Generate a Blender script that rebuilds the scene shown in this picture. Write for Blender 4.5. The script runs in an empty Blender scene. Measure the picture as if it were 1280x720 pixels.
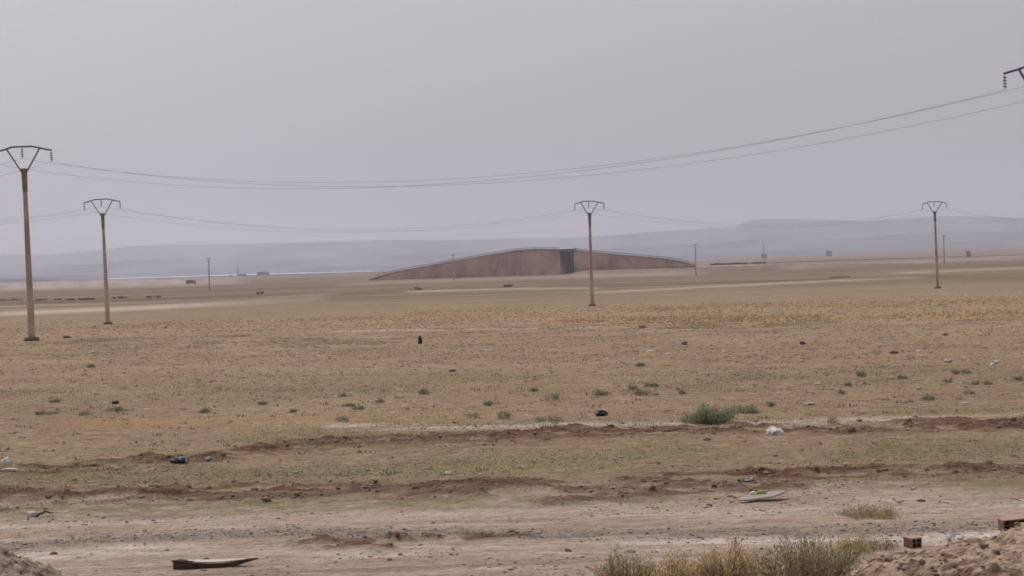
import bpy, bmesh, math, random
import numpy as np
from mathutils import Vector, Matrix, noise as mnoise

random.seed(7)
RNG = np.random.default_rng(11)
S = bpy.context.scene
R = math.radians

# ------------------------------------------------------------------ camera
CH = 4.2                      # camera height above the near field
F = 2800.0                    # focal length in units of 1/1280 of the frame width
PITCH = math.atan(30.0 / F)   # looking slightly down
ROLL = R(1.7)
cam_d = bpy.data.cameras.new('camera')
cam_d.sensor_width = 36.0
cam_d.lens = 36.0 * F / 1280.0
cam_d.clip_start = 0.5
cam_d.clip_end = 60000.0
cam = bpy.data.objects.new('camera', cam_d)
S.collection.objects.link(cam)
ROT = (Matrix.Rotation(math.pi / 2 - PITCH, 4, 'X') @ Matrix.Rotation(-ROLL, 4, 'Z'))
cam.matrix_world = Matrix.Translation((0, 0, CH)) @ ROT
S.camera = cam

# ------------------------------------------------------------------ light, sky, exposure
SUN_EL, SUN_AZ = R(58), R(-35)      # azimuth from +Y towards +X; the sun stands ahead, to the left
w = bpy.data.worlds.new('World')
S.world = w
w.use_nodes = True
nt = w.node_tree
nt.nodes.clear()
sky = nt.nodes.new('ShaderNodeTexSky')
sky.sky_type = 'NISHITA'
sky.sun_disc = False
sky.sun_elevation = SUN_EL
sky.sun_rotation = SUN_AZ
sky.dust_density = 4.0
sky.air_density = 1.0
sky.ozone_density = 1.0
hs = nt.nodes.new('ShaderNodeHueSaturation')
hs.inputs['Saturation'].default_value = 0.16
tint = nt.nodes.new('ShaderNodeMix'); tint.data_type = 'RGBA'; tint.blend_type = 'MULTIPLY'
tint.inputs[0].default_value = 1.0
tint.inputs[7].default_value = (1.0, 0.972, 1.035, 1)
bg = nt.nodes.new('ShaderNodeBackground')
bg.inputs['Strength'].default_value = 0.104
wo = nt.nodes.new('ShaderNodeOutputWorld')
nt.links.new(sky.outputs[0], hs.inputs['Color'])
nt.links.new(hs.outputs[0], tint.inputs[6])
stc = nt.nodes.new('ShaderNodeTexCoord'); smp = nt.nodes.new('ShaderNodeMapping'); smp.inputs['Scale'].default_value = (1, 1, 4)
snz = nt.nodes.new('ShaderNodeTexNoise'); snz.inputs['Scale'].default_value = 2.2; snz.inputs['Detail'].default_value = 5
smr = nt.nodes.new('ShaderNodeMapRange'); smr.inputs[1].default_value = .3; smr.inputs[2].default_value = .7; smr.inputs[3].default_value = .95; smr.inputs[4].default_value = 1.06
smx = nt.nodes.new('ShaderNodeVectorMath'); smx.operation = 'SCALE'
nt.links.new(stc.outputs['Generated'], smp.inputs[0]); nt.links.new(smp.outputs[0], snz.inputs['Vector'])
nt.links.new(snz.outputs['Fac'], smr.inputs[0]); nt.links.new(smr.outputs[0], smx.inputs['Scale'])
nt.links.new(tint.outputs[2], smx.inputs[0]); nt.links.new(smx.outputs[0], bg.inputs['Color'])
nt.links.new(bg.outputs[0], wo.inputs['Surface'])

sun_d = bpy.data.lights.new('sun', 'SUN')
sun_d.energy = 1.75
sun_d.angle = R(14)
sun_d.color = (1.0, 0.95, 0.88)
sun = bpy.data.objects.new('sun', sun_d)
S.collection.objects.link(sun)
sdir = Vector((math.sin(SUN_AZ) * math.cos(SUN_EL), math.cos(SUN_AZ) * math.cos(SUN_EL), math.sin(SUN_EL)))
sun.rotation_euler = (-sdir).to_track_quat('-Z', 'Y').to_euler()
sun.location = (0, 0, 50)

S.view_settings.view_transform = 'Standard'
S.view_settings.look = 'None'
S.view_settings.gamma = 1.0
S.view_settings.use_curve_mapping = False
S.view_settings.exposure = 0.0
S.cycles.use_denoising = True
S.cycles.volume_bounces = 1
S.cycles.max_bounces = 6
S.cycles.diffuse_bounces = 2
S.cycles.glossy_bounces = 2
S.cycles.transparent_max_bounces = 16
S.cycles.pixel_filter_type = 'BLACKMAN_HARRIS'
S.cycles.filter_width = 1.7

HAZE_DENSITY = 1.2e-4
HAZE_COLOR = (0.885, 0.905, 1.0)

# ------------------------------------------------------------------ terrain maths
def hash2(ix, iy, seed):
    h = (ix.astype(np.int64) * 374761393 + iy.astype(np.int64) * 668265263 + seed * 1442695041) & 0xffffffff
    h = ((h ^ (h >> 13)) * 1274126177) & 0xffffffff
    h = (h ^ (h >> 16)) & 0xffffffff
    return h / 4294967295.0

def vnoise(x, y, seed=0):
    x = np.asarray(x, float); y = np.asarray(y, float)
    ix = np.floor(x); iy = np.floor(y)
    fx = x - ix; fy = y - iy
    fx = fx * fx * (3 - 2 * fx); fy = fy * fy * (3 - 2 * fy)
    a = hash2(ix, iy, seed); b = hash2(ix + 1, iy, seed)
    c = hash2(ix, iy + 1, seed); d = hash2(ix + 1, iy + 1, seed)
    return (a + (b - a) * fx) * (1 - fy) + (c + (d - c) * fx) * fy

def fbm(x, y, oct=4, seed=0):
    s = 0.0; a = 0.5; t = 0.0
    for k in range(oct):
        s = s + a * vnoise(x, y, seed + k * 17); t += a
        x = x * 2.03 + 5.1; y = y * 2.03 - 3.7; a *= 0.5
    return s / t

def sstep(a, b, v):
    t = np.clip((v - a) / (b - a), 0, 1)
    return t * t * (3 - 2 * t)

PY = np.array([0, 130, 150, 235, 284, 331, 500, 800, 1300, 2500, 4500, 6000, 9000, 14000.])
PZ = np.array([0, 0, 0.03, -0.84, -1.36, -1.32, -1.7, -2.3, -2.8, -2.8, -2.9, -2.9, -2.9, -2.9])

def base_z(x, y):
    x = np.asarray(x, float); y = np.asarray(y, float)
    r = np.where(y > 0, y, np.hypot(x, y))
    r = np.maximum(r, 0.6 * np.hypot(x, y))
    z = np.interp(r, PY, PZ)
    u = x / np.maximum(r, 1)
    far = sstep(2600, 6500, r)
    z = z + far * np.where(u > 0.03, (u - 0.03) * 95, 0) * 1.0
    z = z + 2.0 * sstep(1080, 1230, r) * (1 - sstep(1500, 2200, r)) * sstep(.022, .034, u) * (1 - sstep(.12, .2, u))
    return z

def ray(px, py):
    v = Vector(((px - 640) / F, -(py - 360) / F, -1.0))
    d = (ROT.to_3x3() @ v)
    return d

def ground(px, py):
    """where the ray through a measured point meets the plain"""
    d = ray(px, py)
    t = 4.2 / max(-d.z, 1e-5)
    for _ in range(60):
        x, y = d.x * t, d.y * t
        t2 = (CH - float(base_z(x, y))) / max(-d.z, 1e-5)
        t = 0.5 * (t + t2)
    return Vector((d.x * t, d.y * t, CH + d.z * t))

def at(px, py, Y):
    d = ray(px, py); t = Y / d.y
    return Vector((d.x * t, Y, CH + d.z * t))

# soil bands, each described by points along it: (u = x/y, s = 1/y)
def band(pts):
    a = []
    for p in pts:
        g = ground(*p); a.append((g.x / g.y, 1.0 / g.y))
    a = np.array(sorted(a)); return a

BANDS = {}
def band_mask(x, y, pts, half_px, soft=0.5, wob=0.0, seed=0, fade=None, nz=None):
    """nz: optional (sx, sy, octaves, seed, function of noise and mask) evaluated only inside the band"""
    key = tuple(pts)
    if key not in BANDS: BANDS[key] = band(pts)
    b = BANDS[key]
    ok = y > 5
    yy = np.where(ok, y, 1e3)
    u = x / yy
    d = (1.0 / yy - np.interp(u, b[:, 0], b[:, 1])) * F * CH
    sel = ok & (np.abs(d) < half_px * (2 - soft) + wob)
    out = np.zeros(len(x))
    if not sel.any(): return out
    xs, ys, us, d = x[sel], y[sel], u[sel], d[sel]
    if wob:
        d = d + (fbm(xs * 0.35, ys * 0.12, 3, seed) - .5) * 2 * wob
    m = 1 - sstep(half_px * soft, half_px * (2 - soft), np.abs(d))
    if fade is not None:
        m = m * sstep(fade[0] - .006, fade[0] + .006, us) * (1 - sstep(fade[1] - .006, fade[1] + .006, us))
    if nz:
        m = nz[4](fbm(xs * nz[0], ys * nz[1], nz[2], nz[3]), m)
    out[sel] = m
    return out

def uu(px):
    return (px - 640) / F

RUT = [  # (points, half width px, weight, fade)
    ([(-300, 592), (0, 588), (60, 588), (130, 585), (200, 579), (250, 574), (330, 562), (420, 553), (520, 550), (600, 547), (700, 541), (780, 540), (880, 536), (1000, 537), (1100, 534), (1280, 531), (1600, 527)], 6.0, 1.0, None),
    ([(-300, 627), (0, 620), (60, 621), (150, 620), (230, 617), (330, 614), (450, 613), (560, 610), (640, 606), (760, 601), (860, 601), (950, 596), (1060, 591), (1280, 589), (1600, 587)], 7.0, 1.0, None),
    ([(-300, 634), (0, 630), (200, 628), (330, 624), (450, 620), (560, 617), (640, 616), (760, 612), (860, 611), (950, 606), (1060, 600), (1200, 598)], 6.0, .8, (uu(150), uu(1090))),
    ([(640, 632), (700, 628), (760, 622), (860, 617), (960, 612), (1010, 608)], 3.0, .8, (uu(660), uu(1010))),
    ([(340, 684), (420, 683), (480, 682)], 4.5, .95, (uu(355), uu(490))),
    ([(360, 678), (440, 677), (560, 674), (650, 672)], 2.8, .95, (uu(380), uu(660))),
    ([(0, 637), (40, 634), (80, 630)], 1.6, .7, (uu(-40), uu(70))),
    ([(200, 572), (300, 571), (360, 566)], 2.0, .6, (uu(215), uu(350))),
    ([(530, 563), (600, 556), (700, 551)], 2.5, .6, (uu(540), uu(690))),
    ([(900, 521), (1000, 519), (1100, 517)], 1.5, .5, (uu(1000), uu(1240))),
]
GREY = [
    ([(-300, 690), (30, 684), (130, 676), (250, 671), (330, 668), (480, 668), (560, 666), (680, 669), (850, 668), (1000, 665), (1280, 657), (1500, 652)], 7.0, .8),
]
WHITE = [
    ([(-300, 706), (30, 697), (160, 688), (300, 684), (430, 688), (560, 690), (700, 681), (850, 679), (1000, 678), (1280, 668)], 5.5, 1.0),
    ([(0, 655), (300, 650), (640, 645), (1280, 634)], 7.0, .30),
    ([(450, 533), (640, 532), (800, 530), (1000, 527), (1280, 522)], 3.5, .55, (uu(400), uu(1500))),
]
PALE_FAR = [
    ([(-200, 401), (0, 392), (150, 386), (300, 379), (420, 374)], 2.2, .8, (uu(-400), uu(400))),
    ([(380, 372), (520, 364.5), (640, 361), (740, 360)], 1.0, .7, (uu(510), uu(745))),
    ([(720, 367), (820, 362), (900, 357.6), (1050, 350.5), (1170, 346)], 1.0, .55, (uu(735), uu(1150))),
    ([(400, 357), (560, 350), (700, 346), (860, 342)], 1.6, .22, (uu(420), uu(880))),
    ([(0, 360), (120, 357), (260, 352), (400, 348)], 2.5, .45, (uu(-200), uu(300))),
    ([(380, 416), (520, 412), (640, 411), (740, 410)], .8, .6, (uu(400), uu(745))),
    ([(600, 404), (800, 404), (1000, 403), (1280, 402)], .7, .25, (uu(600), uu(1400))),
    ([(0, 383), (150, 379), (300, 373), (420, 368)], 1.0, .35, (uu(-400), uu(420))),
    ([(0, 354.5), (80, 354), (160, 352), (240, 350)], 1.6, .5, (uu(-400), uu(200))),
    ([(1000, 332), (1100, 328.5), (1280, 322.5)], 1.0, .3, (uu(980), uu(1500))),
    ([(860, 334), (1000, 330), (1280, 320)], .6, .35, (uu(860), uu(1500))),
    ([(1100, 342), (1180, 339), (1280, 335)], .8, .5, (uu(1120), uu(1500))),
]
DARK_FAR = [
    ([(-100, 379), (0, 377), (150, 372), (250, 367), (350, 362), (450, 360), (520, 358)], 1.1, .55, (uu(-400), uu(520))),
    ([(450, 363), (560, 359), (640, 355), (720, 352)], 1.6, .6, (uu(470), uu(900))),
    ([(780, 351), (860, 348), (950, 345.5), (1040, 343)], 1.4, .6, (uu(800), uu(1060))),
    ([(1000, 338), (1100, 334), (1280, 328)], 2.5, .55, (uu(960), uu(1400))),
    ([(0, 367), (200, 361), (400, 353)], 1.0, .5, (uu(-400), uu(430))),
    ([(0, 371), (200, 366), (400, 358)], .7, .5, (uu(-400), uu(430))),
    ([(900, 336), (1100, 330), (1280, 324.5)], .9, .5, (uu(900), uu(1500))),
    ([(860, 343), (1060, 337), (1280, 331)], .9, .5, (uu(850), uu(1500))),
    ([(420, 354), (560, 348.5), (700, 345.5)], .8, .45, (uu(420), uu(700))),
    ([(500, 369), (640, 365), (800, 360)], .8, .4, (uu(500), uu(800))),
]
GOLD = [
    ([(560, 402), (700, 400), (850, 399), (1000, 397), (1140, 396), (1280, 394), (1500, 392)], 5.0, 1.0, (uu(690), uu(1600))),
    ([(400, 392), (700, 388), (1000, 382), (1280, 376)], 7.0, .35, (uu(500), uu(1600))),
    ([(0, 415), (300, 402), (600, 396)], 6.0, .30, (uu(-100), uu(700))),
    ([(0, 530), (250, 527), (500, 523)], 7.0, .30, (uu(40), uu(620))),
]
GREEN = [
    ([(0, 500), (400, 488), (640, 480), (1280, 470)], 12.0, .42),
    ([(-200, 603), (0, 602), (400, 590), (640, 582), (860, 570), (1280, 560)], 15.0, .70),
    ([(850, 616), (1000, 612), (1280, 606), (1500, 603)], 10.0, .8),
    ([(0, 565), (400, 545), (500, 535)], 7.0, .45),
    ([(600, 378), (1280, 350)], 8.0, .4),
]

def masks(x, y):
    Mk = {}
    rut = np.zeros(len(x))
    for i, (p, hw, wt, fd) in enumerate(RUT):
        f = lambda n, m, wt=wt: m * wt * sstep(.465, .555, n + .05 * m)
        rut = np.maximum(rut, band_mask(x, y, p, hw, .25, 3.0, 40 + i, fd, (.8, 2.0, 6, 90 + i, f)))
    Mk['rut'] = rut
    def acc(L, soft, wob, sd, nlo=.3, nhi=.55, sx=.2, sy=.25):
        o = np.zeros(len(x))
        for i, q in enumerate(L):
            fd = q[3] if len(q) > 3 else None
            f = lambda n, m, q=q: m * q[2] * (.25 + .75 * sstep(nlo, nhi, n))
            o = np.maximum(o, band_mask(x, y, q[0], q[1], soft, wob, sd + i, fd, (sx, sy, 4, sd + 50 + i, f)))
        return o
    Mk['grey'] = acc(GREY, .1, 3, 300, .30, .5, .25, 1.2)
    Mk['pale'] = acc(WHITE, .1, 2, 400, .36, .52, .25, 1.5)
    Mk['pale'] = np.maximum(Mk['pale'], .62 * acc(PALE_FAR, .0, .9, 440, .3, .6, .03, .008))
    Mk['dark'] = acc(DARK_FAR, .4, .8, 500, .2, .5, .02, .006)
    Mk['gold'] = acc(GOLD, .4, .6, 600, .35, .55, .12, .05)
    Mk['green'] = acc(GREEN, .1, 6, 700, .35, .55, .35, .3)
    return Mk

def detail_z(x, y, Mk):
    near = 1 - sstep(90, 200, y)
    z = (fbm(x * .25, y * .25, 4, 5) - .5) * .16 * sstep(20, 60, y) * near
    z = z + (fbm(x * 2.2, y * 2.2, 3, 8) - .5) * .035 * near
    rut = Mk['rut']
    z = z + rut * ((fbm(x * 1.3, y * 2.6, 4, 21) - .38) * .34) * near
    z = z + rut * (1 - rut) * .05 * near
    z = z + Mk['grey'] * (vnoise(x * 5, y * 5, 31) - .5) * .05 * near
    return z

def surf_z(x, y):
    x = np.atleast_1d(np.asarray(x, float)); y = np.atleast_1d(np.asarray(y, float))
    return base_z(x, y) + detail_z(x, y, masks(x, y))

def on_ground(px, py):
    g = ground(px, py)
    g.z = float(surf_z(g.x, g.y)[0])
    return g

# ------------------------------------------------------------------ mesh + object helpers
def link(o):
    S.collection.objects.link(o); return o

def mesh_np(name, V, Fc, mat, parent=None, smooth=False, loc=(0, 0, 0)):
    """V (n,3); Fc (m,k) faces of the same size"""
    V = np.asarray(V, np.float32); Fc = np.asarray(Fc, np.int32)
    me = bpy.data.meshes.new(name)
    k = Fc.shape[1]
    me.vertices.add(len(V)); me.vertices.foreach_set('co', V.ravel())
    me.loops.add(Fc.size); me.loops.foreach_set('vertex_index', Fc.ravel())
    me.polygons.add(len(Fc))
    me.polygons.foreach_set('loop_start', np.arange(0, Fc.size, k, dtype=np.int32))
    me.polygons.foreach_set('loop_total', np.full(len(Fc), k, np.int32))
    me.polygons.foreach_set('use_smooth', np.full(len(Fc), smooth))
    me.update(calc_edges=True)
    me.materials.append(mat)
    o = bpy.data.objects.new(name, me)
    link(o); o.location = loc
    if parent: o.parent = parent
    return o

def obj_bm(name, bm, mat, parent=None, smooth=False, loc=(0, 0, 0)):
    me = bpy.data.meshes.new(name)
    bmesh.ops.recalc_face_normals(bm, faces=bm.faces)
    bm.to_mesh(me); bm.free()
    if smooth:
        for p in me.polygons: p.use_smooth = True
    me.materials.append(mat)
    o = bpy.data.objects.new(name, me); link(o); o.location = loc
    if parent: o.parent = parent
    return o

def empty(name, loc, rz=0.0):
    o = bpy.data.objects.new(name, None); link(o)
    o.empty_display_size = .3
    o.location = loc; o.rotation_euler = (0, 0, rz)
    return o

def tag(o, label=None, cat=None, group=None, kind=None):
    if label: o['label'] = label
    if cat: o['category'] = cat
    if group: o['group'] = group
    if kind: o['kind'] = kind
    return o

def col_attr(o, name, C):
    a = o.data.color_attributes.new(name, 'FLOAT_COLOR', 'POINT')
    C = np.asarray(C, np.float32)
    if C.shape[1] == 3: C = np.hstack([C, np.ones((len(C), 1), np.float32)])
    a.data.foreach_set('color', C.ravel())

def add_box(bm, c, s, rot=None):
    m = Matrix.Translation(c) @ (rot.to_4x4() if rot else Matrix.Identity(4)) @ Matrix.Diagonal((s[0], s[1], s[2], 1))
    bmesh.ops.create_cube(bm, size=1.0, matrix=m)

def add_bar(bm, a, b, wx, wy, taper=1.0):
    a = Vector(a); b = Vector(b); d = b - a
    q = d.to_track_quat('Z', 'Y').to_matrix()
    vs = []
    for t, k in ((0, 1), (1, taper)):
        for sx, sy in ((-1, -1), (1, -1), (1, 1), (-1, 1)):
            vs.append(bm.verts.new(a + d * t + q @ Vector((sx * wx / 2 * k, sy * wy / 2 * k, 0))))
    for i in range(4):
        j = (i + 1) % 4
        bm.faces.new((vs[i], vs[j], vs[4 + j], vs[4 + i]))
    bm.faces.new(vs[3::-1]); bm.faces.new(vs[4:8])

def add_ring_tube(bm, pts, rad, n=6):
    rings = []
    for i, p in enumerate(pts):
        p = Vector(p)
        d = (Vector(pts[min(i + 1, len(pts) - 1)]) - Vector(pts[max(i - 1, 0)])).normalized()
        q = d.to_track_quat('Z', 'Y').to_matrix()
        rr = rad[i] if hasattr(rad, '__len__') else rad
        rings.append([bm.verts.new(p + q @ Vector((math.cos(2 * math.pi * k / n) * rr, math.sin(2 * math.pi * k / n) * rr, 0))) for k in range(n)])
    for a, b in zip(rings, rings[1:]):
        for k in range(n):
            bm.faces.new((a[k], a[(k + 1) % n], b[(k + 1) % n], b[k]))
    bm.faces.new(rings[0][::-1]); bm.faces.new(rings[-1])

# ------------------------------------------------------------------ materials
def new_mat(name):
    m = bpy.data.materials.new(name); m.use_nodes = True
    n = m.node_tree.nodes; b = n['Principled BSDF']
    b.inputs['Roughness'].default_value = .9
    b.inputs['Specular IOR Level'].default_value = .25
    return m, m.node_tree, b

def noise_mat(name, c1, c2, scale=8.0, detail=5, rough=.9, bump=.0, bscale=20.0, metal=0, stretch=(1, 1, 1), lo=.35, hi=.65, bdist=.01):
    m, t, b = new_mat(name)
    tc = t.nodes.new('ShaderNodeTexCoord'); mp = t.nodes.new('ShaderNodeMapping')
    mp.inputs['Scale'].default_value = stretch
    t.links.new(tc.outputs['Object'], mp.inputs[0])
    nz = t.nodes.new('ShaderNodeTexNoise'); nz.inputs['Scale'].default_value = scale; nz.inputs['Detail'].default_value = detail
    t.links.new(mp.outputs[0], nz.inputs['Vector'])
    cr = t.nodes.new('ShaderNodeValToRGB')
    cr.color_ramp.elements[0].position = lo; cr.color_ramp.elements[0].color = (*c1, 1)
    cr.color_ramp.elements[1].position = hi; cr.color_ramp.elements[1].color = (*c2, 1)
    t.links.new(nz.outputs['Fac'], cr.inputs[0]); t.links.new(cr.outputs[0], b.inputs['Base Color'])
    b.inputs['Roughness'].default_value = rough; b.inputs['Metallic'].default_value = metal
    if bump:
        n2 = t.nodes.new('ShaderNodeTexNoise'); n2.inputs['Scale'].default_value = bscale; n2.inputs['Detail'].default_value = 4
        t.links.new(mp.outputs[0], n2.inputs['Vector'])
        bp = t.nodes.new('ShaderNodeBump'); bp.inputs['Strength'].default_value = bump; bp.inputs['Distance'].default_value = bdist
        t.links.new(n2.outputs['Fac'], bp.inputs['Height']); t.links.new(bp.outputs[0], b.inputs['Normal'])
    return m

def attr_mat(name, attr='col', rough=.9, trans=0.0):
    m, t, b = new_mat(name)
    a = t.nodes.new('ShaderNodeVertexColor'); a.layer_name = attr
    t.links.new(a.outputs[0], b.inputs['Base Color'])
    b.inputs['Roughness'].default_value = rough
    if trans:
        tr = t.nodes.new('ShaderNodeBsdfTranslucent'); mx = t.nodes.new('ShaderNodeMixShader'); mx.inputs[0].default_value = trans
        t.links.new(a.outputs[0], tr.inputs['Color'])
        t.links.new(b.outputs[0], mx.inputs[1]); t.links.new(tr.outputs[0], mx.inputs[2])
        t.links.new(mx.outputs[0], t.nodes['Material Output'].inputs['Surface'])
    return m

def ground_mat():
    m, t, b = new_mat('dry soil')
    L = t.links
    tc = t.nodes.new('ShaderNodeTexCoord')
    def nz(scale, detail=5, st=(1, 1, 1), rough=.6):
        mp = t.nodes.new('ShaderNodeMapping'); mp.inputs['Scale'].default_value = st
        L.new(tc.outputs['Object'], mp.inputs[0])
        n = t.nodes.new('ShaderNodeTexNoise'); n.inputs['Scale'].default_value = scale; n.inputs['Detail'].default_value = detail
        n.inputs['Roughness'].default_value = rough
        L.new(mp.outputs[0], n.inputs['Vector']); return n.outputs['Fac']
    def ramp(f, lo, hi, c0=(0, 0, 0), c1=(1, 1, 1)):
        r = t.nodes.new('ShaderNodeValToRGB'); r.color_ramp.elements[0].position = lo; r.color_ramp.elements[1].position = hi
        r.color_ramp.elements[0].color = (*c0, 1); r.color_ramp.elements[1].color = (*c1, 1)
        L.new(f, r.inputs[0]); return r.outputs[0]
    def mix(f, a, bb):
        x = t.nodes.new('ShaderNodeMix'); x.data_type = 'RGBA'
        if isinstance(f, float): x.inputs[0].default_value = f
        else: L.new(f, x.inputs[0])
        for s, v in ((6, a), (7, bb)):
            if isinstance(v, tuple): x.inputs[s].default_value = (*v, 1)
            else: L.new(v, x.inputs[s])
        return x.outputs[2]
    def mul(a, bb):
        x = t.nodes.new('ShaderNodeMath'); x.operation = 'MULTIPLY'
        for s, v in ((0, a), (1, bb)):
            if isinstance(v, float): x.inputs[s].default_value = v
            else: L.new(v, x.inputs[s])
        return x.outputs[0]
    a1 = t.nodes.new('ShaderNodeVertexColor'); a1.layer_name = 'm1'
    s1 = t.nodes.new('ShaderNodeSeparateColor'); L.new(a1.outputs[0], s1.inputs[0])
    a2 = t.nodes.new('ShaderNodeVertexColor'); a2.layer_name = 'm2'
    s2 = t.nodes.new('ShaderNodeSeparateColor'); L.new(a2.outputs[0], s2.inputs[0])
    a3 = t.nodes.new('ShaderNodeVertexColor'); a3.layer_name = 'm3'
    s3 = t.nodes.new('ShaderNodeSeparateColor'); L.new(a3.outputs[0], s3.inputs[0])
    rut, green, pale = s1.outputs
    gold, grey, dark = s2.outputs
    track, farm, _ = s3.outputs
    # base field soil, several sizes of patch
    c = mix(ramp(nz(.10, 6), .38, .62), (.240, .184, .124), (.305, .236, .163))
    c = mix(mul(ramp(nz(.035, 4, (1, .35, 1)), .46, .62), .55), c, (.275, .180, .125))
    c = mix(mul(ramp(nz(1.3, 8, rough=.78), .49, .60), .8), c, (.175, .125, .08))
    c = mix(mul(ramp(nz(2.1, 8, rough=.78), .53, .63), .8), c, (.40, .32, .245))
    # smooth driven track
    tr = mix(ramp(nz(.7, 6, (.5, 1.6, 1)), .35, .65), (.34, .268, .218), (.43, .350, .295))
    tr = mix(mul(ramp(nz(3.2, 6, (.6, 1.3, 1), .75), .55, .66), .7), tr, (.25, .185, .145))
    tr = mix(mul(ramp(nz(.9, 8, (.22, 1.5, 1), .7), .53, .60), .75), tr, (.27, .20, .155))
    tr = mix(mul(ramp(nz(1.1, 8, (.25, 1.3, 1), .7), .54, .62), .8), tr, (.50, .43, .37))
    c = mix(track, c, tr)
    # far plain
    c = mix(mul(farm, .92), c, mix(mul(ramp(nz(.022, 8, (.30, 1, 1), .75), .50, .60), .75), mix(ramp(nz(.010, 7, (.35, 1, 1), .7), .44, .58), (.100, .074, .056), (.168, .127, .097)), (.242, .188, .150)))
    # weeds stain
    c = mix(mul(green, ramp(nz(1.7, 6, rough=.75), .36, .54)), c, (.175, .172, .085))
    c = mix(mul(gold, .85), c, mix(ramp(nz(.9, 5), .35, .65), (.33, .19, .085), (.40, .27, .14)))
    c = mix(mul(dark, 1.0), c, (.125, .095, .082))
    c = mix(mul(grey, ramp(nz(4.0, 6, (.5, 1, 1), rough=.8), .28, .58)), c, (.205, .178, .170))
    c = mix(pale, c, mix(ramp(nz(2.2, 6, (.5, 1, 1), .7), .38, .60), (.46, .40, .355), (.62, .57, .54)))
    rc = mix(ramp(nz(3.0, 6, (.5, 1.6, 1), rough=.75), .38, .62), (.080, .045, .030), (.185, .115, .080))
    c = mix(rut, c, rc)
    mott = mix(ramp(nz(3.6, 9, rough=.88), .38, .62), (.91, .865, .82), (1.80, 1.69, 1.54))
    mm = t.nodes.new('ShaderNodeMix'); mm.data_type = 'RGBA'; mm.blend_type = 'MULTIPLY'; mm.inputs[0].default_value = 1.0
    L.new(c, mm.inputs[6]); L.new(mott, mm.inputs[7]); c = mm.outputs[2]
    # specks
    c = mix(mul(ramp(nz(7.0, 6, rough=.85), .56, .66), .65), c, (.14, .095, .065))
    L.new(c, b.inputs['Base Color'])
    b.inputs['Roughness'].default_value = 1.0
    b.inputs['Specular IOR Level'].default_value = .08
    h = t.nodes.new('ShaderNodeMath'); h.operation = 'ADD'
    L.new(nz(4.0, 8, rough=.75), h.inputs[0]); L.new(mul(nz(1.2, 4), 1.5), h.inputs[1])
    bp = t.nodes.new('ShaderNodeBump'); bp.inputs['Strength'].default_value = 1.0; bp.inputs['Distance'].default_value = .14
    L.new(h.outputs[0], bp.inputs['Height']); L.new(bp.outputs[0], b.inputs['Normal'])
    return m

M = {}
M['ground'] = ground_mat()
M['concrete_pole'] = noise_mat('weathered pole', (.36, .265, .20), (.56, .44, .345), 1.6, 5, .9, .4, 12, stretch=(1, 1, .35))
for _l in list(M['concrete_pole'].node_tree.links):
    if _l.from_node.type == 'TEX_COORD':
        _t = M['concrete_pole'].node_tree; _g = _t.nodes.new('ShaderNodeNewGeometry'); _s = _l.to_socket
        _t.links.remove(_l); _t.links.new(_g.outputs['Position'], _s)
M['dark_collar'] = noise_mat('dark pole top', (.20, .15, .12), (.30, .225, .185), 3)
M['steel'] = noise_mat('dark galvanised steel', (.11, .10, .11), (.16, .15, .16), 5, rough=.6)
M['brace'] = noise_mat('grey steel', (.12, .11, .115), (.19, .175, .18), 5, rough=.6)
M['insulator'] = noise_mat('insulator glass', (.12, .115, .13), (.19, .18, .20), 6, rough=.35)
M['wire'] = noise_mat('wire', (.14, .135, .145), (.20, .195, .205), 2, rough=.6)
M['footing'] = noise_mat('footing concrete', (.12, .085, .065), (.2, .15, .12), 6, bump=.5)
M['embank'] = noise_mat('red earth slope', (.135, .072, .052), (.225, .135, .100), .08, 8, 1.0, .8, .5, stretch=(1.2, .5, .8), lo=.34, hi=.66, bdist=.6)
M['embank_top'] = noise_mat('pale road shoulder', (.19, .14, .11), (.26, .20, .16), .2)
M['rail'] = noise_mat('guard rail', (.13, .125, .135), (.2, .19, .2), .5, rough=.5)
M['bridge'] = noise_mat('bridge concrete', (.13, .085, .078), (.19, .13, .118), .3, bump=.3, bscale=1)
M['abut'] = noise_mat('abutment', (.16, .095, .10), (.21, .13, .135), .4)
M['hedge_far'] = noise_mat('far scrub line', (.06, .06, .05), (.12, .10, .08), .02, stretch=(1, .1, 1))
M['mount'] = noise_mat('bare mountain', (.015, .025, .06), (.13, .135, .17), .0030, 8, 1.0, stretch=(1, .5, 2.5))  # blue of distant haze put into the rock colour, contrast raised for relief
M['warehouse'] = noise_mat('warehouse wall', (.10, .10, .12), (.16, .15, .17), .4)
M['hut'] = noise_mat('hut wall', (.07, .055, .055), (.12, .09, .085), .8)
M['wall_dark'] = noise_mat('dark wall', (.05, .035, .04), (.10, .07, .07), .15)
M['black_bag'] = noise_mat('black plastic', (.010, .010, .014), (.028, .028, .034), 8, rough=.38, bump=.8, bscale=14)
M['grey_bag'] = noise_mat('grey plastic', (.30, .32, .38), (.42, .43, .48), 9, rough=.4, bump=.6, bscale=14)
M['white_bag'] = noise_mat('white plastic', (.55, .53, .53), (.78, .76, .76), 7, rough=.5, bump=.8, bscale=18)
M['dirty_white'] = noise_mat('dirty white', (.42, .39, .36), (.60, .57, .54), 9, rough=.7, bump=.5, bscale=18)
M['stone_pale'] = noise_mat('pale stone', (.40, .33, .27), (.55, .47, .40), 8, bump=.6, bscale=18)
M['purple'] = noise_mat('purple cloth', (.09, .05, .10), (.15, .08, .15), 9)
M['brown_rag'] = noise_mat('brown rag', (.05, .035, .028), (.10, .07, .05), 9)
M['brick'] = noise_mat('red hollow brick', (.145, .076, .060), (.27, .17, .135), 18, bump=.5, bscale=40)
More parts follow.
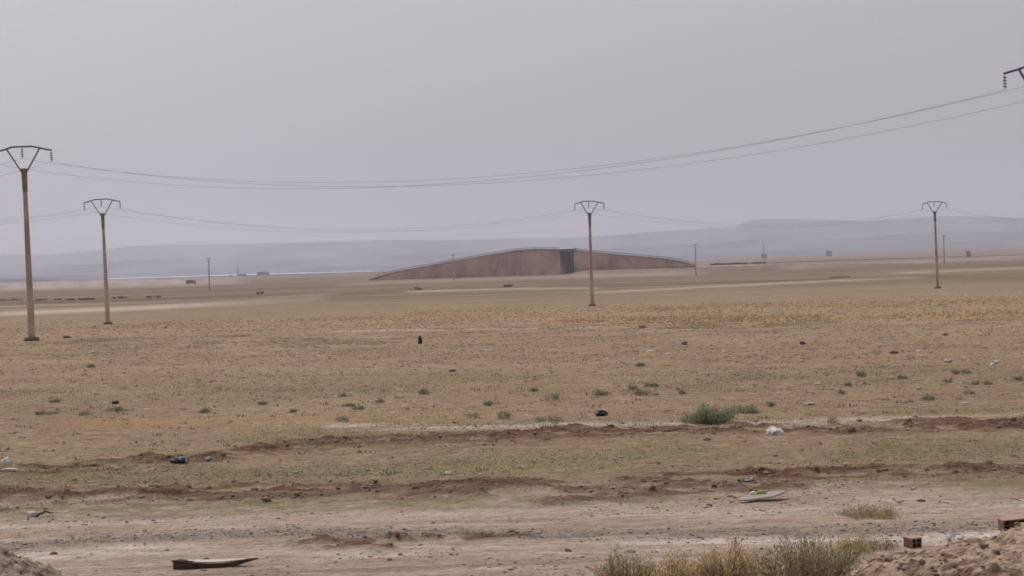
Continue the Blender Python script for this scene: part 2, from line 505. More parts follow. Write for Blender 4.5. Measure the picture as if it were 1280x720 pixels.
M['brick_top'] = noise_mat('dusty lit brick', (.36, .23, .18), (.46, .32, .26), 14, bump=.4, bscale=40)  # brick top paler than its sides: dust and light from above in colour
M['board'] = noise_mat('grey board', (.30, .26, .245), (.38, .335, .315), 6, bump=.3, bscale=30)
M['plank'] = noise_mat('old split wood', (.032, .021, .016), (.105, .07, .05), 7, 6, stretch=(1, 6, 6), bump=.8, bscale=20)  # near-side shade of the plank put into this dark wood colour
M['stem'] = noise_mat('dry stems', (.26, .20, .13), (.38, .30, .20), 9)
M['plank_top'] = noise_mat('pale lit wood', (.50, .44, .38), (.62, .56, .50), 7, 6, stretch=(1, 8, 8), bump=.4, bscale=20)  # overhead light on the plank put into the colour; also the pale stick
M['green_wrap'] = noise_mat('green wrapper', (.20, .30, .05), (.32, .42, .10), 18, rough=.4)
M['cup'] = noise_mat('white cup', (.80, .78, .66), (.86, .84, .74), 8, rough=.3)
M['plant'] = attr_mat('plant leaves', trans=.5)
M['clod'] = noise_mat('soil clod', (.17, .105, .072), (.30, .21, .155), 5, 6, 1.0, .8, 30)
M['heap_red'] = noise_mat('reddish heap soil', (.18, .108, .070), (.45, .33, .24), 3.4, 10, 1.0, 1.0, 14, lo=.40, hi=.56, bdist=.08)
M['heap_grey'] = noise_mat('grey heap gravel', (.14, .10, .075), (.40, .325, .265), 7.0, 9, 1.0, 1.0, 20, bdist=.04)
M['pebble'] = attr_mat('pebbles')
M['truck_body'] = noise_mat('truck paint', (.12, .09, .10), (.18, .14, .15), 1)
M['glass'] = noise_mat('dark glass', (.03, .03, .035), (.05, .05, .055), 1, rough=.2)
M['tyre'] = noise_mat('tyre', (.02, .02, .02), (.04, .04, .04), 4)
wm, wt_, wb = new_mat('far water')
wb.inputs['Base Color'].default_value = (.45, .50, .56, 1); wb.inputs['Roughness'].default_value = .25
wb.inputs['Specular IOR Level'].default_value = .5
_n = wt_.nodes.new('ShaderNodeTexNoise'); _n.inputs['Scale'].default_value = .02
_r = wt_.nodes.new('ShaderNodeMapRange'); _r.inputs[3].default_value = .2; _r.inputs[4].default_value = .35
wt_.links.new(_n.outputs[0], _r.inputs[0]); wt_.links.new(_r.outputs[0], wb.inputs['Roughness'])
M['water'] = wm

# ------------------------------------------------------------------ ground sheet
def build_ground():
    dep = np.concatenate([np.arange(440, 60, -.55), np.arange(60, 6, -.5), np.arange(6, 2.2, -.25)])
    r_f = F * CH / dep                       # 26.7 m .. 5.3 km
    r_in = np.array([0.5, 3, 7, 12, 17, 21, 24.5])
    r_out = np.array([6000, 7000, 8500, 10500, 12600.])
    rr = np.concatenate([r_in, r_f, r_out])
    a_f = np.arange(-770, 771, 1.15) / F
    a_side = np.concatenate([np.linspace(.285, .5, 40), np.linspace(.52, math.pi, 50)])
    aa = np.concatenate([-a_side[::-1], a_f, a_side])
    A, Rr = np.meshgrid(aa, rr)
    X = Rr * np.sin(A); Y = Rr * np.cos(A)
    x = X.ravel(); y = Y.ravel()
    Mk = masks(x, y)
    z = base_z(x, y) + detail_z(x, y, Mk)
    V = np.stack([x, y, z], 1)
    nr, nc = A.shape
    i = np.arange(nr - 1)[:, None] * nc + np.arange(nc - 1)[None, :]
    i = i.ravel()
    Fc = np.stack([i, i + 1, i + nc + 1, i + nc], 1)[:, ::-1]
    o = mesh_np('ground', V, Fc, M['ground'], smooth=True)
    track = sstep(24, 29, y) * (1 - sstep(0, 1, (y - 39.5 - (fbm(x * .3, y * .1, 3, 77) - .5) * 5 + x * .12) / 3.0))
    track = np.maximum(track, (y < 26) * .6)
    farm = sstep(170, 520, y)
    col_attr(o, 'm1', np.stack([Mk['rut'], Mk['green'], Mk['pale']], 1))
    col_attr(o, 'm2', np.stack([Mk['gold'], Mk['grey'], Mk['dark']], 1))
    col_attr(o, 'm3', np.stack([track, farm, 0 * farm], 1))
    tag(o, kind='structure')
build_ground()

# ------------------------------------------------------------------ mountains
def ridge(name, D, pts, depth, seed, rough):
    u0 = [((p[0] - 640) / F) for p in pts]
    zt = [at(p[0], p[1], D).z for p in pts]
    nx, ny = 700, 34
    U = np.linspace(-.75, .75, nx)
    Z = np.interp(U, u0, zt)
    out = np.abs(U) > .235
    Z = Z + out * (fbm(U * 9 + 3, U * 0, 4, seed) - .5) * 90
    Z = Z + (fbm(U * 130, U * 0, 4, seed + 3) - .5) * rough
    T = np.linspace(0, 1, ny)
    UU, TT = np.meshgrid(U, T)
    Yv = D + (TT - .45) * depth
    Xv = UU * D
    prof = np.where(TT < .45, (TT / .45) ** 1.5, 1 - ((TT - .45) / .55) ** 1.3)
    n = fbm(Xv / 420, Yv / 600, 5, seed + 9)
    ridge_amt = (1 - prof) * prof * 4
    Zv = -6 + (Z[None, :] + 6) * np.clip(prof + (n - .5) * .55 * ridge_amt, 0, 1.0)
    V = np.stack([Xv.ravel(), Yv.ravel(), Zv.ravel()], 1)
    i = (np.arange(ny - 1)[:, None] * nx + np.arange(nx - 1)[None, :]).ravel()
    Fc = np.stack([i, i + 1, i + nx + 1, i + nx], 1)
    return tag(mesh_np(name, V, Fc, M['mount'], smooth=True), kind='structure')

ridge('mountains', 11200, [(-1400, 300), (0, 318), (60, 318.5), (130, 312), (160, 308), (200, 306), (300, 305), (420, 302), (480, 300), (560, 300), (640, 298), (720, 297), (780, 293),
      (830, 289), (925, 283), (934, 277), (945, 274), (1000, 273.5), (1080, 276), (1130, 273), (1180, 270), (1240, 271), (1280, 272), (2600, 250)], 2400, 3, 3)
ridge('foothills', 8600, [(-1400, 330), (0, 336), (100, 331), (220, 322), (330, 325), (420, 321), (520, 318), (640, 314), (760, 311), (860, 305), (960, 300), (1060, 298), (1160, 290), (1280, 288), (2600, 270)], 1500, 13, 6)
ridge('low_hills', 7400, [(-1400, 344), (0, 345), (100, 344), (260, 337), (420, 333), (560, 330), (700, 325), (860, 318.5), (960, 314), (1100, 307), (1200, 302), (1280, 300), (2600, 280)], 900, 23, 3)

# ------------------------------------------------------------------ lake
def lake():
    pts_near = [(150, 349.3), (250, 346.8), (350, 343.6), (450, 340.6)]
    us = [uu(a) for a, _ in pts_near]
    bm = bmesh.new()
    n = 24; row = []
    for k in range(n + 1):
        u = uu(135) + (uu(470) - uu(135)) * k / n
        wdt = math.sin(math.pi * min(1, .12 + k / n * .9)) ** .3
        y0 = 4900 - 300 * wdt; y1 = 5600 + 900 * wdt
        row.append((bm.verts.new((u * y0, y0, -2.6)), bm.verts.new((u * y1, y1, -2.6))))
    for a, b in zip(row, row[1:]):
        bm.faces.new((a[0], b[0], b[1], a[1]))
    tag(obj_bm('lake_water', bm, M['water']), kind='structure')
lake()

# ------------------------------------------------------------------ embankments
def bank(name, crest, toe_drop, top_w, mat, kind='structure', n=60, slope=1.5, seed=0, rough=.35):
    """crest: list of Vectors; solid earth bank with sloping sides, following the crest"""
    c = np.array([[p.x, p.y, p.z] for p in crest])
    t = np.linspace(0, 1, len(c)); tt = np.linspace(0, 1, n)
    C = np.stack([np.interp(tt, t, c[:, k]) for k in range(3)], 1)
    rows = []
    prof = np.array([1, .8, .6, .4, .2, 0])
    for i, (x, y, z) in enumerate(C):
        h = max(z - toe_drop, .2)
        sec = []
        for q in prof:     # front, bottom to top
            wob = (float(fbm(np.array([x * .06]), np.array([q * 4.]), 3, seed)[0]) - .5) * h * rough * q + (float(fbm(np.array([x * .35]), np.array([q * 2.]), 2, seed + 5)[0]) - .5) * 1.6 * min(1, q * 3)
            sec.append((x, y - top_w / 2 - h * slope * q + wob, toe_drop - .6 * (q == 1) + h * (1 - q)))
        for q in prof[::-1]:
            sec.append((x, y + top_w / 2 + h * slope * q, toe_drop - .6 * (q == 1) + h * (1 - q)))
        rows.append(sec)
    m = len(rows[0])
    V = np.array(rows).reshape(-1, 3)
    i = (np.arange(n - 1)[:, None] * m + np.arange(m - 1)[None, :]).ravel()
    Fc = list(np.stack([i, i + m, i + m + 1, i + 1], 1))
    bm = bmesh.new()
    vs = [bm.verts.new(v) for v in V]
    for f in Fc: bm.faces.new([vs[k] for k in f])
    bm.faces.new(vs[:m]); bm.faces.new(vs[-m:][::-1])
    o = obj_bm(name, bm, mat)
    return tag(o, kind=kind), C

DE = 1280
left_crest = [at(px, py, DE) for px, py in [(462, 349), (474, 344.5), (500, 338.2), (530, 332.6), (560, 327.2), (600, 320.2), (645, 312.4), (668, 311.0), (699, 311.2)]]
right_crest = [at(px, py, DE) for px, py in [(716.5, 311.8), (735, 314.4), (780, 318.4), (830, 322.8), (852, 326.4), (868, 331)]]
_, CL = bank('ramp_embankment', left_crest, -2.9, 12, M['embank'], seed=4, n=120)
_, CR = bank('ramp_embankment', right_crest, -1.0, 12, M['embank'], seed=8, n=80)
# rounded end cone of the left ramp, spilling towards the underpass
def cone(px, top_y, rx, seed):
    p = at(px, top_y, DE)
    bm = bmesh.new()
    n, m = 22, 8
    rings = []
    for j in range(m):
        q = j / (m - 1)
        ring = []
        for k in range(n):
            a = 2 * math.pi * k / n
            wob = 1 + .12 * (mnoise.noise(Vector((math.cos(a) * 2, math.sin(a) * 2, seed))))
            ring.append(bm.verts.new((p.x + math.cos(a) * (1.5 + rx * q) * wob, p.y + math.sin(a) * (5.5 + 22 * q) * wob, p.z - .3 - (p.z + 3.3) * q)))
        rings.append(ring)
    for a, b in zip(rings, rings[1:]):
        for k in range(n): bm.faces.new((a[k], b[k], b[(k + 1) % n], a[(k + 1) % n]))
    bm.faces.new(rings[0])
    tag(obj_bm('end_slope', bm, M['embank'], smooth=True), kind='structure')
cone(697, 313.5, 4.2, 1)

# pale shoulder + guard rail along the crest
def shoulder(C, name):
    V = []
    for x, y, z in C:
        V += [(x, y - 6.9, z - .55), (x, y - 5.6, z + .06), (x, y + 5.6, z + .06)]
    m = 3; n = len(C)
    i = (np.arange(n - 1)[:, None] * m + np.arange(m - 1)[None, :]).ravel()
    V = np.array(V); V[:, 1] -= .25; V[:, 2] += .12
    tag(mesh_np(name, V, np.stack([i, i + m, i + m + 1, i + 1], 1), M['embank_top']), kind='structure')
shoulder(CL, 'ramp_road'); shoulder(CR, 'ramp_road')

def guard_rail(C, label):
    root = empty('guard_rail', tuple(C[0]))
    base = Vector(C[0])
    bm = bmesh.new()
    P = [Vector(c) + Vector((0, -5.2, .70)) - base for c in C]
    for a, b in zip(P, P[1:]):
        vs = []
        for p in (a, b):
            for dy, dz in ((-.1, -.16), (.1, -.16), (.1, .16), (-.1, .16)):
                vs.append(bm.verts.new(p + Vector((0, dy, dz))))
        for k in range(4):
            bm.faces.new((vs[k], vs[(k + 1) % 4], vs[4 + (k + 1) % 4], vs[4 + k]))
    obj_bm('rail', bm, M['rail'], root)
    L = 0; step = 4.0
    first = None
    xs = np.arange(P[0].x, P[-1].x, step)
    for x in xs[:95]:
        z = np.interp(x, [p.x for p in P], [p.z for p in P])
        if first is None:
            bm = bmesh.new(); add_box(bm, (0, 0, 0), (.12, .12, .72)); first = obj_bm('post', bm, M['rail'], root); o = first
        else:
            o = first.copy(); link(o); o.parent = root
        o.location = (x, .25, z - .38)
    tag(root, label, 'guard rail', 'guard rails on the overpass ramps')
guard_rail(CL[8:], 'long grey guard rail climbing the left ramp of the far overpass')
guard_rail(CR, 'grey guard rail descending the right ramp of the far overpass')

# bridge
def bridge():
    a = at(695, 311.9, DE); b = at(719, 311.9, DE)
    x0 = (a.x + b.x) / 2
    root = empty('overpass_bridge', (x0, DE, -2.9))
    z = (a.z + b.z) / 2 + 2.9
    wd = (b.x - a.x)
    X = lambda px: at(px, 313, DE).x - x0
    bm = bmesh.new(); add_box(bm, (0, 0, z - .75), (wd, 12.6, .7)); obj_bm('deck', bm, M['bridge'], root)
    for s_ in (-1, 1):
        bm = bmesh.new(); add_box(bm, (0, s_ * 6.45, z - .25), (wd + .6, .28, 1.0)); obj_bm('parapet', bm, M['bridge'], root)
    def wall(nm, p0, p1, yc, yd, mat):
        bm = bmesh.new(); add_box(bm, ((X(p0) + X(p1)) / 2, yc, (z - 1.12) / 2), (X(p1) - X(p0), yd, z - 1.12)); obj_bm(nm, bm, mat, root)
    wall('abutment', 714.6, 716.4, 0, 13.2, M['abut'])
    wall('wing_wall', 704.5, 714.5, 4.0, .7, M['abut'])
    wall('earth_fill', 700, 704.4, -3.2, 7.0, M['embank'])
    tag(root, 'far concrete overpass bridge with dark opening between two red earth ramps', 'bridge')
bridge()

# long low banks on the far plain
bank('far_road_bank', [at(px, py, Y) for px, py, Y in [(880, 331.2, 2300), (960, 328.2, 2350), (1060, 324.6, 2400), (1160, 321.6, 2450), (1280, 318.2, 2500), (1700, 306, 2700)]], -2.9, 8, M['hedge_far'], n=70, seed=2)
bank('far_field_bank', [at(px, py, Y) for px, py, Y in [(-500, 362, 5200), (0, 348.6, 4500), (130, 349.4, 4200), (300, 344.3, 3900), (440, 341.1, 3400), (500, 339.5, 3000)]], -2.9, 8, M['hedge_far'], n=90, seed=3)
bank('scrub_bank', [at(px, py, Y) for px, py, Y in [(1036, 346.6, 590), (1043, 345.9, 590), (1050, 345.8, 590), (1063, 346.4, 590)]], -1.9, .8, M['wall_dark'], n=12, seed=5, slope=1)

# ------------------------------------------------------------------ far buildings and masts
def far_box_building(name, px, py_base, Y, wpx, hpx, mat, label, cat, roof=True):
    g = at(px, py_base, Y)
    root = empty(name, (g.x, Y, float(base_z(g.x, Y))))
    s = Y / F; w_, h_ = wpx * s, hpx * s + (g.z - float(base_z(g.x, Y)))
    bm = bmesh.new(); add_box(bm, (0, 0, h_ * .42), (w_, w_ * .6 + 2, h_ * .84)); obj_bm('wall', bm, mat, root)
    bm = bmesh.new()
    d = w_ * .6 + 3
    pts = [(-w_ / 2 - .4, h_ * .842), (w_ / 2 + .4, h_ * .842), (w_ / 2 + .4, h_ * .9), (0, h_ * 1.0), (-w_ / 2 - .4, h_ * .9)]
    vf = [bm.verts.new((x, -d / 2, z)) for x, z in pts]; vb = [bm.verts.new((x, d / 2, z)) for x, z in pts]
    bm.faces.new(vf); bm.faces.new(vb[::-1])
    for k in range(5): bm.faces.new((vf[k], vf[(k + 1) % 5], vb[(k + 1) % 5], vb[k]))
    obj_bm('roof', bm, mat, root)
    bm = bmesh.new(); add_box(bm, (w_ * .12, -(w_ * .6 + 2) / 2 - .05, h_ * .25), (w_ * .2, .1, h_ * .5)); obj_bm('door', bm, M['wall_dark'], root)
    tag(root, label, cat)
far_box_building('warehouse', 329, 345, 3850, 14, 5.5, M['warehouse'], 'bluish grey warehouse by the far water, right of the mast', 'warehouse')
far_box_building('farm_shed', 303, 345.5, 3850, 9, 3, M['wall_dark'], 'low dark shed at the foot of the far mast', 'shed')
far_box_building('small_hut', 288, 346, 3850, 4, 2, M['wall_dark'], 'tiny dark hut left of the far mast', 'hut')
far_box_building('tower_hut', 1210.5, 320, 2420, 4.4, 6.5, M['hut'], 'small dark square tower on the far road bank at right', 'tower')
far_box_building('low_building', 955, 320, 4200, 7, 2.4, M['bridge'], 'faint low building on the far plain right of the overpass', 'building')
far_box_building('low_building', 1036, 316, 4200, 7, 2.6, M['hut'], 'faint low building on the far plain between the overpass and right pole', 'building')

def low_wall():
    root = empty('field_wall', at(925, 334.5, 1650))
    root.location.z = float(base_z(root.location.x, 1650))
    for x0, x1 in ((888, 935), (939, 958)):
        bm = bmesh.new()
        a = at(x0, 334, 1650).x - root.location.x; b = at(x1, 334, 1650).x - root.location.x
        n = 8
        for k in range(n):
            xa = a + (b - a) * k / n; xb = a + (b - a) * (k + 1) / n
            hh = 1.2 + .5 * mnoise.noise(Vector((xa * .3, 2, 1)))
            add_box(bm, ((xa + xb) / 2, 0, hh / 2), (xb - xa - .02, .6, hh))
        obj_bm('wall_section', bm, M['wall_dark'], root)
    tag(root, 'long low dark broken wall on the far plain right of the overpass', 'wall')
low_wall()

# ------------------------------------------------------------------ power poles
POLE_H, ARM_Z = 11.5, 12.95
def make_pole():
    root = empty('power_pole', (0, 0, 0))
    bm = bmesh.new()
    rings = []
    for z, wx, wy in ((-.6, .46, .34), (0, .45, .33), (6, .34, .26), (9.9, .275, .22)):
        rr = []
        for sx, sy, cx, cy in ((-1, -1, 1, 0), (-1, -1, 0, 1)):
            pass
        ch = .04
        pts = [(-wx / 2 + ch, -wy / 2), (wx / 2 - ch, -wy / 2), (wx / 2, -wy / 2 + ch), (wx / 2, wy / 2 - ch), (wx / 2 - ch, wy / 2), (-wx / 2 + ch, wy / 2), (-wx / 2, wy / 2 - ch), (-wx / 2, -wy / 2 + ch)]
        rings.append([bm.verts.new((x, y, z)) for x, y in pts])
    for a, b in zip(rings, rings[1:]):
        for k in range(8): bm.faces.new((a[k], a[(k + 1) % 8], b[(k + 1) % 8], b[k]))
    bm.faces.new(rings[0][::-1]); bm.faces.new(rings[-1])
    obj_bm('post', bm, M['concrete_pole'], root)
    bm = bmesh.new(); add_bar(bm, (0, 0, 9.903), (0, 0, POLE_H), .29, .24, 1.25); obj_bm('pole_head', bm, M['dark_collar'], root)
    bm = bmesh.new()
    bmesh.ops.create_cube(bm, size=1.0, matrix=Matrix.Translation((0, 0, .06)) @ Matrix.Diagonal((.88, .80, .36, 1)))
    bmesh.ops.bevel(bm, geom=bm.edges[:], offset=.06, segments=1, affect='EDGES')
    obj_bm('footing', bm, M['footing'], root)
    bm = bmesh.new()
    xs = [(-1.88, ARM_Z - .32), (-1.10, ARM_Z - .11), (-.75, ARM_Z), (.55, ARM_Z), (1.10, ARM_Z - .13), (1.88, ARM_Z - .32)]
    for a, b in zip(xs, xs[1:]):
        add_bar(bm, (a[0] - .004, 0, a[1]), (b[0] + .004, 0, b[1]), .11, .11)
    obj_bm('crossarm', bm, M['steel'], root)
    for s in (-1, 1):
        bm = bmesh.new(); add_bar(bm, (s * .16, 0, POLE_H - .25), (s * 1.08, 0, ARM_Z - .16), .10, .09)
        obj_bm('brace', bm, M['brace'], root)
    for x, zt in ((-1.84, ARM_Z - .37), (-.08, ARM_Z - .06), (1.84, ARM_Z - .37)):
        bm = bmesh.new()
        add_ring_tube(bm, [(x, 0, zt + .04), (x, 0, zt - .72)], .018, 6)
        for k in range(4):
            zz = zt - .14 - k * .145
            add_ring_tube(bm, [(x, 0, zz + .05), (x, 0, zz + .02), (x, 0, zz - .03)], [.035, .095, .085], 10)
        obj_bm('insulator', bm, M['insulator'], root)
    return root
HANG = [(-1.84, ARM_Z - 1.09), (-.08, ARM_Z - .78), (1.84, ARM_Z - 1.09)]

proto = make_pole()
def copy_tree(o):
    c = o.copy(); link(c)
    for ch in o.children:
        d = ch.copy(); link(d); d.parent = c
    return c

def pole_at(base, yaw, lean, label, group, first=False):
    o = proto if first else copy_tree(proto)
    o.location = base; o.rotation_euler = (0, lean, yaw)
    tag(o, label, 'power pole', group)
    bpy.context.view_layer.update()
    m = Matrix.Translation(base) @ o.rotation_euler.to_matrix().to_4x4()
    return [m @ Vector((x, 0, z)) for x, z in HANG]
def pg(px, py):
    g = ground(px, py); g.z = float(base_z(g.x, g.y)); return g
G1, G2 = 'near row of power poles', 'far row of power poles'
P1 = pg(40, 426); P2 = pg(135, 405.5); P3 = pg(740, 382.5); P4 = pg(1172, 360.5)
PR = at(1306, 300, 108); PR.z = float(base_z(PR.x, PR.y))
print('POLES', P1, P2, P3, P4, PR)
h1 = pole_at(P1, R(2), R(-.8), 'brown power pole at the far left, nearest and tallest of the whole poles', G1, True)
hR = pole_at(PR, R(12), R(0), 'power pole at the right edge showing only its crossarm tip and insulator', G1)
h2 = pole_at(P2, R(4), R(-1.0), 'brown power pole second from the left, standing behind the pale dirt track', G2)
h3 = pole_at(P3, R(10), R(0.15), 'brown power pole rising in front of the red overpass ramp', G2)
h4 = pole_at(P4, R(4), R(-.6), 'brown power pole standing alone on the right side of the plain', G2)
d1 = P1 - PR; d2 = P2 - P3; d4 = P4 - P3
E1 = P1 + d1; E1.z = float(base_z(E1.x, E1.y)); E2 = P2 + d2; E2.z = float(base_z(E2.x, E2.y)); E4 = P4 + d4; E4.z = float(base_z(E4.x, E4.y))
hE1 = pole_at(E1, R(2), 0, 'power pole beyond the left edge, next after the tallest left pole', G1)
hE2 = pole_at(E2, R(4), 0, 'power pole beyond the left edge, in the row of the second pole', G2)
hE4 = pole_at(E4, R(4), 0, 'power pole beyond the right edge, last of the far row', G2)

def wire(a, b, sag, label, group):
    a = Vector(a); b = Vector(b)
    bm = bmesh.new()
    n = 48
    pts = []
    for k in range(n + 1):
        t = k / n
        p = a.lerp(b, t); p.z -= 4 * sag * t * (1 - t)
        pts.append(p - a)
    add_ring_tube(bm, pts, .0075, 5)
    o = obj_bm('overhead_wire', bm, M['wire'], smooth=True, loc=a)
    tag(o, label, 'wire', group)
WN = ['left', 'middle', 'right']
def span(ha, hb, sag, desc, group):
    for k in range(3):
        wire(ha[k], hb[k], sag, '%s wire of the three %s' % (WN[k], desc), group)
gw = 'overhead power wires'
span(h1, hR, 3.0, 'sagging across the sky from tallest left pole to right edge', gw)
span(h1, hE1, 2.6, 'running from the tallest left pole out of the left edge', gw)
span(h2, h3, 2.5, 'between second pole from left and pole by the overpass', gw)
span(h3, h4, 2.4, 'between pole by the overpass and the lone right pole', gw)
span(h2, hE2, 2.4, 'running from the second pole out of the left edge', gw)
span(h4, hE4, 2.4, 'running from the lone right pole out of the right edge', gw)

def far_pole(px, top, bot, label, arm=True):
    # distance from where the foot meets the plain
    g = ground(px, bot)
    if g.y > 4200: g = at(px, bot, 3850)
    g.z = float(base_z(g.x, g.y))
    t = at(px, top, g.y)
    H = t.z - g.z
    root = empty('utility_pole', g)
    bm = bmesh.new(); k = g.y / 800
    add_bar(bm, (0, 0, -.3), (0, 0, H * .97), .42 * k, .36 * k, .7); obj_bm('post', bm, M['concrete_pole'], root)
    if arm:
        bm = bmesh.new()
        for a, b in (((-1.3, H * .955), (-.4, H * .985)), ((-.4, H * .985), (.4, H * .985)), ((.4, H * .985), (1.3, H * .955))):
            add_bar(bm, (a[0] * .7, -.2 * k, a[1]), (b[0] * .7, -.2 * k, b[1]), .16, .16)
        obj_bm('crossarm', bm, M['steel'], root)
    tag(root, label, 'utility pole', 'distant utility poles')
far_pole(262, 322, 364.5, 'thin distant pole on the left plain, between second pole and overpass')
far_pole(567, 318, 350, 'faint distant pole in front of the left overpass ramp')
far_pole(870, 305, 345, 'faint distant pole at the right foot of the overpass ramp')
far_pole(955, 304, 329, 'faint distant pole above the low dark broken wall')
far_pole(1180.5, 294, 330.5, 'faint distant pole just right of the lone right power pole')
far_pole(297.5, 331, 345.3, 'tiny mast beside the far warehouse and water')

# ------------------------------------------------------------------ truck
def truck():
    g = ground(239, 355.5); g.z = float(base_z(g.x, g.y))
    root = empty('truck', g)
    k = 1.0
    bm = bmesh.new(); add_box(bm, (-.9, 0, 1.9), (4.6, 2.3, 1.9)); bmesh.ops.bevel(bm, geom=bm.edges[:], offset=.08, segments=1, affect='EDGES'); obj_bm('cargo_body', bm, M['truck_body'], root)
    bm = bmesh.new(); add_box(bm, (2.35, 0, 1.55), (1.6, 2.1, 1.7)); bmesh.ops.bevel(bm, geom=bm.edges[:], offset=.18, segments=2, affect='EDGES'); obj_bm('cab', bm, M['dirty_white'], root)
    bm = bmesh.new(); add_box(bm, (2.5, -1.06, 1.95), (.9, .04, .6)); obj_bm('window', bm, M['glass'], root)
    bm = bmesh.new(); add_box(bm, (0, 0, .8), (6.2, 1.6, .22)); obj_bm('chassis', bm, M['tyre'], root)
    for x in (-2.2, 2.2):
        for y in (-.95, .95):
            bm = bmesh.new(); add_ring_tube(bm, [(x, y - .14, .5), (x, y + .14, .5)], .5, 14); obj_bm('wheel', bm, M['tyre'], root)
    tag(root, 'small distant truck driving over the dusty plain at left', 'truck')
truck()

# ------------------------------------------------------------------ plants
def blades(n, pos, hgt, wid, lean, col, rng, curve=.35):
    """n curved two-segment blades as 2 quads+tri collapsed to 3 tris; returns V,F,C"""
    ang = rng.uniform(0, 2 * np.pi, n)
    dirx, diry = np.cos(ang), np.sin(ang)
    la = rng.uniform(0, 2 * np.pi, n)
    L = lean * rng.uniform(.2, 1, n)
    lx, ly = np.cos(la) * L, np.sin(la) * L
    b0 = pos - np.stack([dirx * wid / 2, diry * wid / 2, 0 * wid], 1)
    b1 = pos + np.stack([dirx * wid / 2, diry * wid / 2, 0 * wid], 1)
    mid = pos + np.stack([lx * hgt * .45, ly * hgt * .45, hgt * .6], 1)
    m0 = mid - np.stack([dirx * wid * .35, diry * wid * .35, 0 * wid], 1)
    m1 = mid + np.stack([dirx * wid * .35, diry * wid * .35, 0 * wid], 1)
    tip = pos + np.stack([lx * hgt * (1 + curve), ly * hgt * (1 + curve), hgt], 1)
    V = np.stack([b0, b1, m0, m1, tip], 1).reshape(-1, 3)
    k = np.arange(n)[:, None] * 5
    Fc = np.concatenate([k + np.array([[0, 1, 3]]), k + np.array([[0, 3, 2]]), k + np.array([[2, 3, 4]])], 0)
    C = np.repeat(col, 5, axis=0)
    return V, Fc, C

def pal(rng, n, cols, jit=.18):
    cols = np.array(cols); c = cols[rng.integers(0, len(cols), n)]
    return c * (1 + rng.uniform(-jit, jit, (n, 1)))

GREENS = [(.16, .205, .115), (.20, .235, .14), (.135, .17, .095), (.27, .275, .16)]
SAGE = [(.29, .31, .20), (.36, .355, .24), (.25, .26, .17), (.44, .40, .27)]
GOLDS = [(.66, .45, .20), (.72, .54, .27), (.56, .35, .15), (.72, .60, .38)]
DRY = [(.37, .29, .19), (.31, .24, .155), (.44, .36, .25), (.27, .205, .135)]

def shrub(name, base, w_, d_, h_, label, cols, n=500, leaf=.02, cat='shrub', group=None, seed=0, mixed=None, stems=True, airy=1.0):
    """low desert shrub: forking thin stems with small leaves along them"""
    rng = np.random.default_rng(seed)
    root = empty(name, base)
    ns = int(max(6, min(150, n / 22)))
    sx = rng.uniform(-.5, .5, ns) * w_; sy = rng.uniform(-.5, .5, ns) * d_; hn = rng.uniform(0, 100)
    bm = bmesh.new()
    tips = []
    P = []
    for i in range(ns):
        hh = h_ * (1 - min(.7, abs(2 * sx[i] / w_) ** 3 * .55)) * rng.uniform(.5, 1.0) * (.75 + .6 * mnoise.noise(Vector((sx[i] * 5 / max(w_, .3) + hn, 0, 0))) + .1)
        p0 = Vector((sx[i] * .7, sy[i] * .7, 0)); p2 = Vector((sx[i] * 1.25 + rng.normal(0, .05) * w_ * .3, sy[i] * 1.25, hh))
        p1 = p0.lerp(p2, .5) + Vector((rng.normal(0, .03), rng.normal(0, .03), hh * .12))
        P.append((p0, p1, p2))
    if stems:
        for p0, p1, p2 in P:
            rad = max(.003, h_ * .008)
            add_ring_tube(bm, [p0 - Vector((0, 0, .03)), p1, p2], [rad * 1.5, rad, rad * .5], 3)
        st = obj_bm('stem', bm, M['stem'], root)
    else:
        bm.free()
    # leaves along the stems
    idx = rng.integers(0, ns, n); t = rng.uniform(.12, 1.05, n) ** airy
    A = np.array([[list(q) for q in p] for p in P])
    a, b, c = A[idx, 0], A[idx, 1], A[idx, 2]
    tt = t[:, None]
    pos = a * (1 - tt) ** 2 + 2 * b * tt * (1 - tt) + c * tt ** 2
    pos = pos + rng.normal(0, .03 + .035 * min(w_, 1), (n, 3)) * [1, 1, .6]
    pos[:, 2] = np.maximum(pos[:, 2], -.01)
    col = pal(rng, n, cols)
    if mixed is not None:
        low = rng.uniform(0, 1, n) < mixed[1] * np.clip(1.5 - pos[:, 2] / h_ * 1.3, 0, 1)
        col[low] = pal(rng, low.sum(), mixed[0])
    V, Fc, C = blades(n, pos, rng.uniform(.7, 1.6, n) * leaf * 2.2, rng.uniform(.6, 1.3, n) * leaf, .9, col, rng)
    o = mesh_np('foliage', V, Fc, M['plant'], root); col_attr(o, 'col', C)
    tag(root, label, cat, group)
    return root

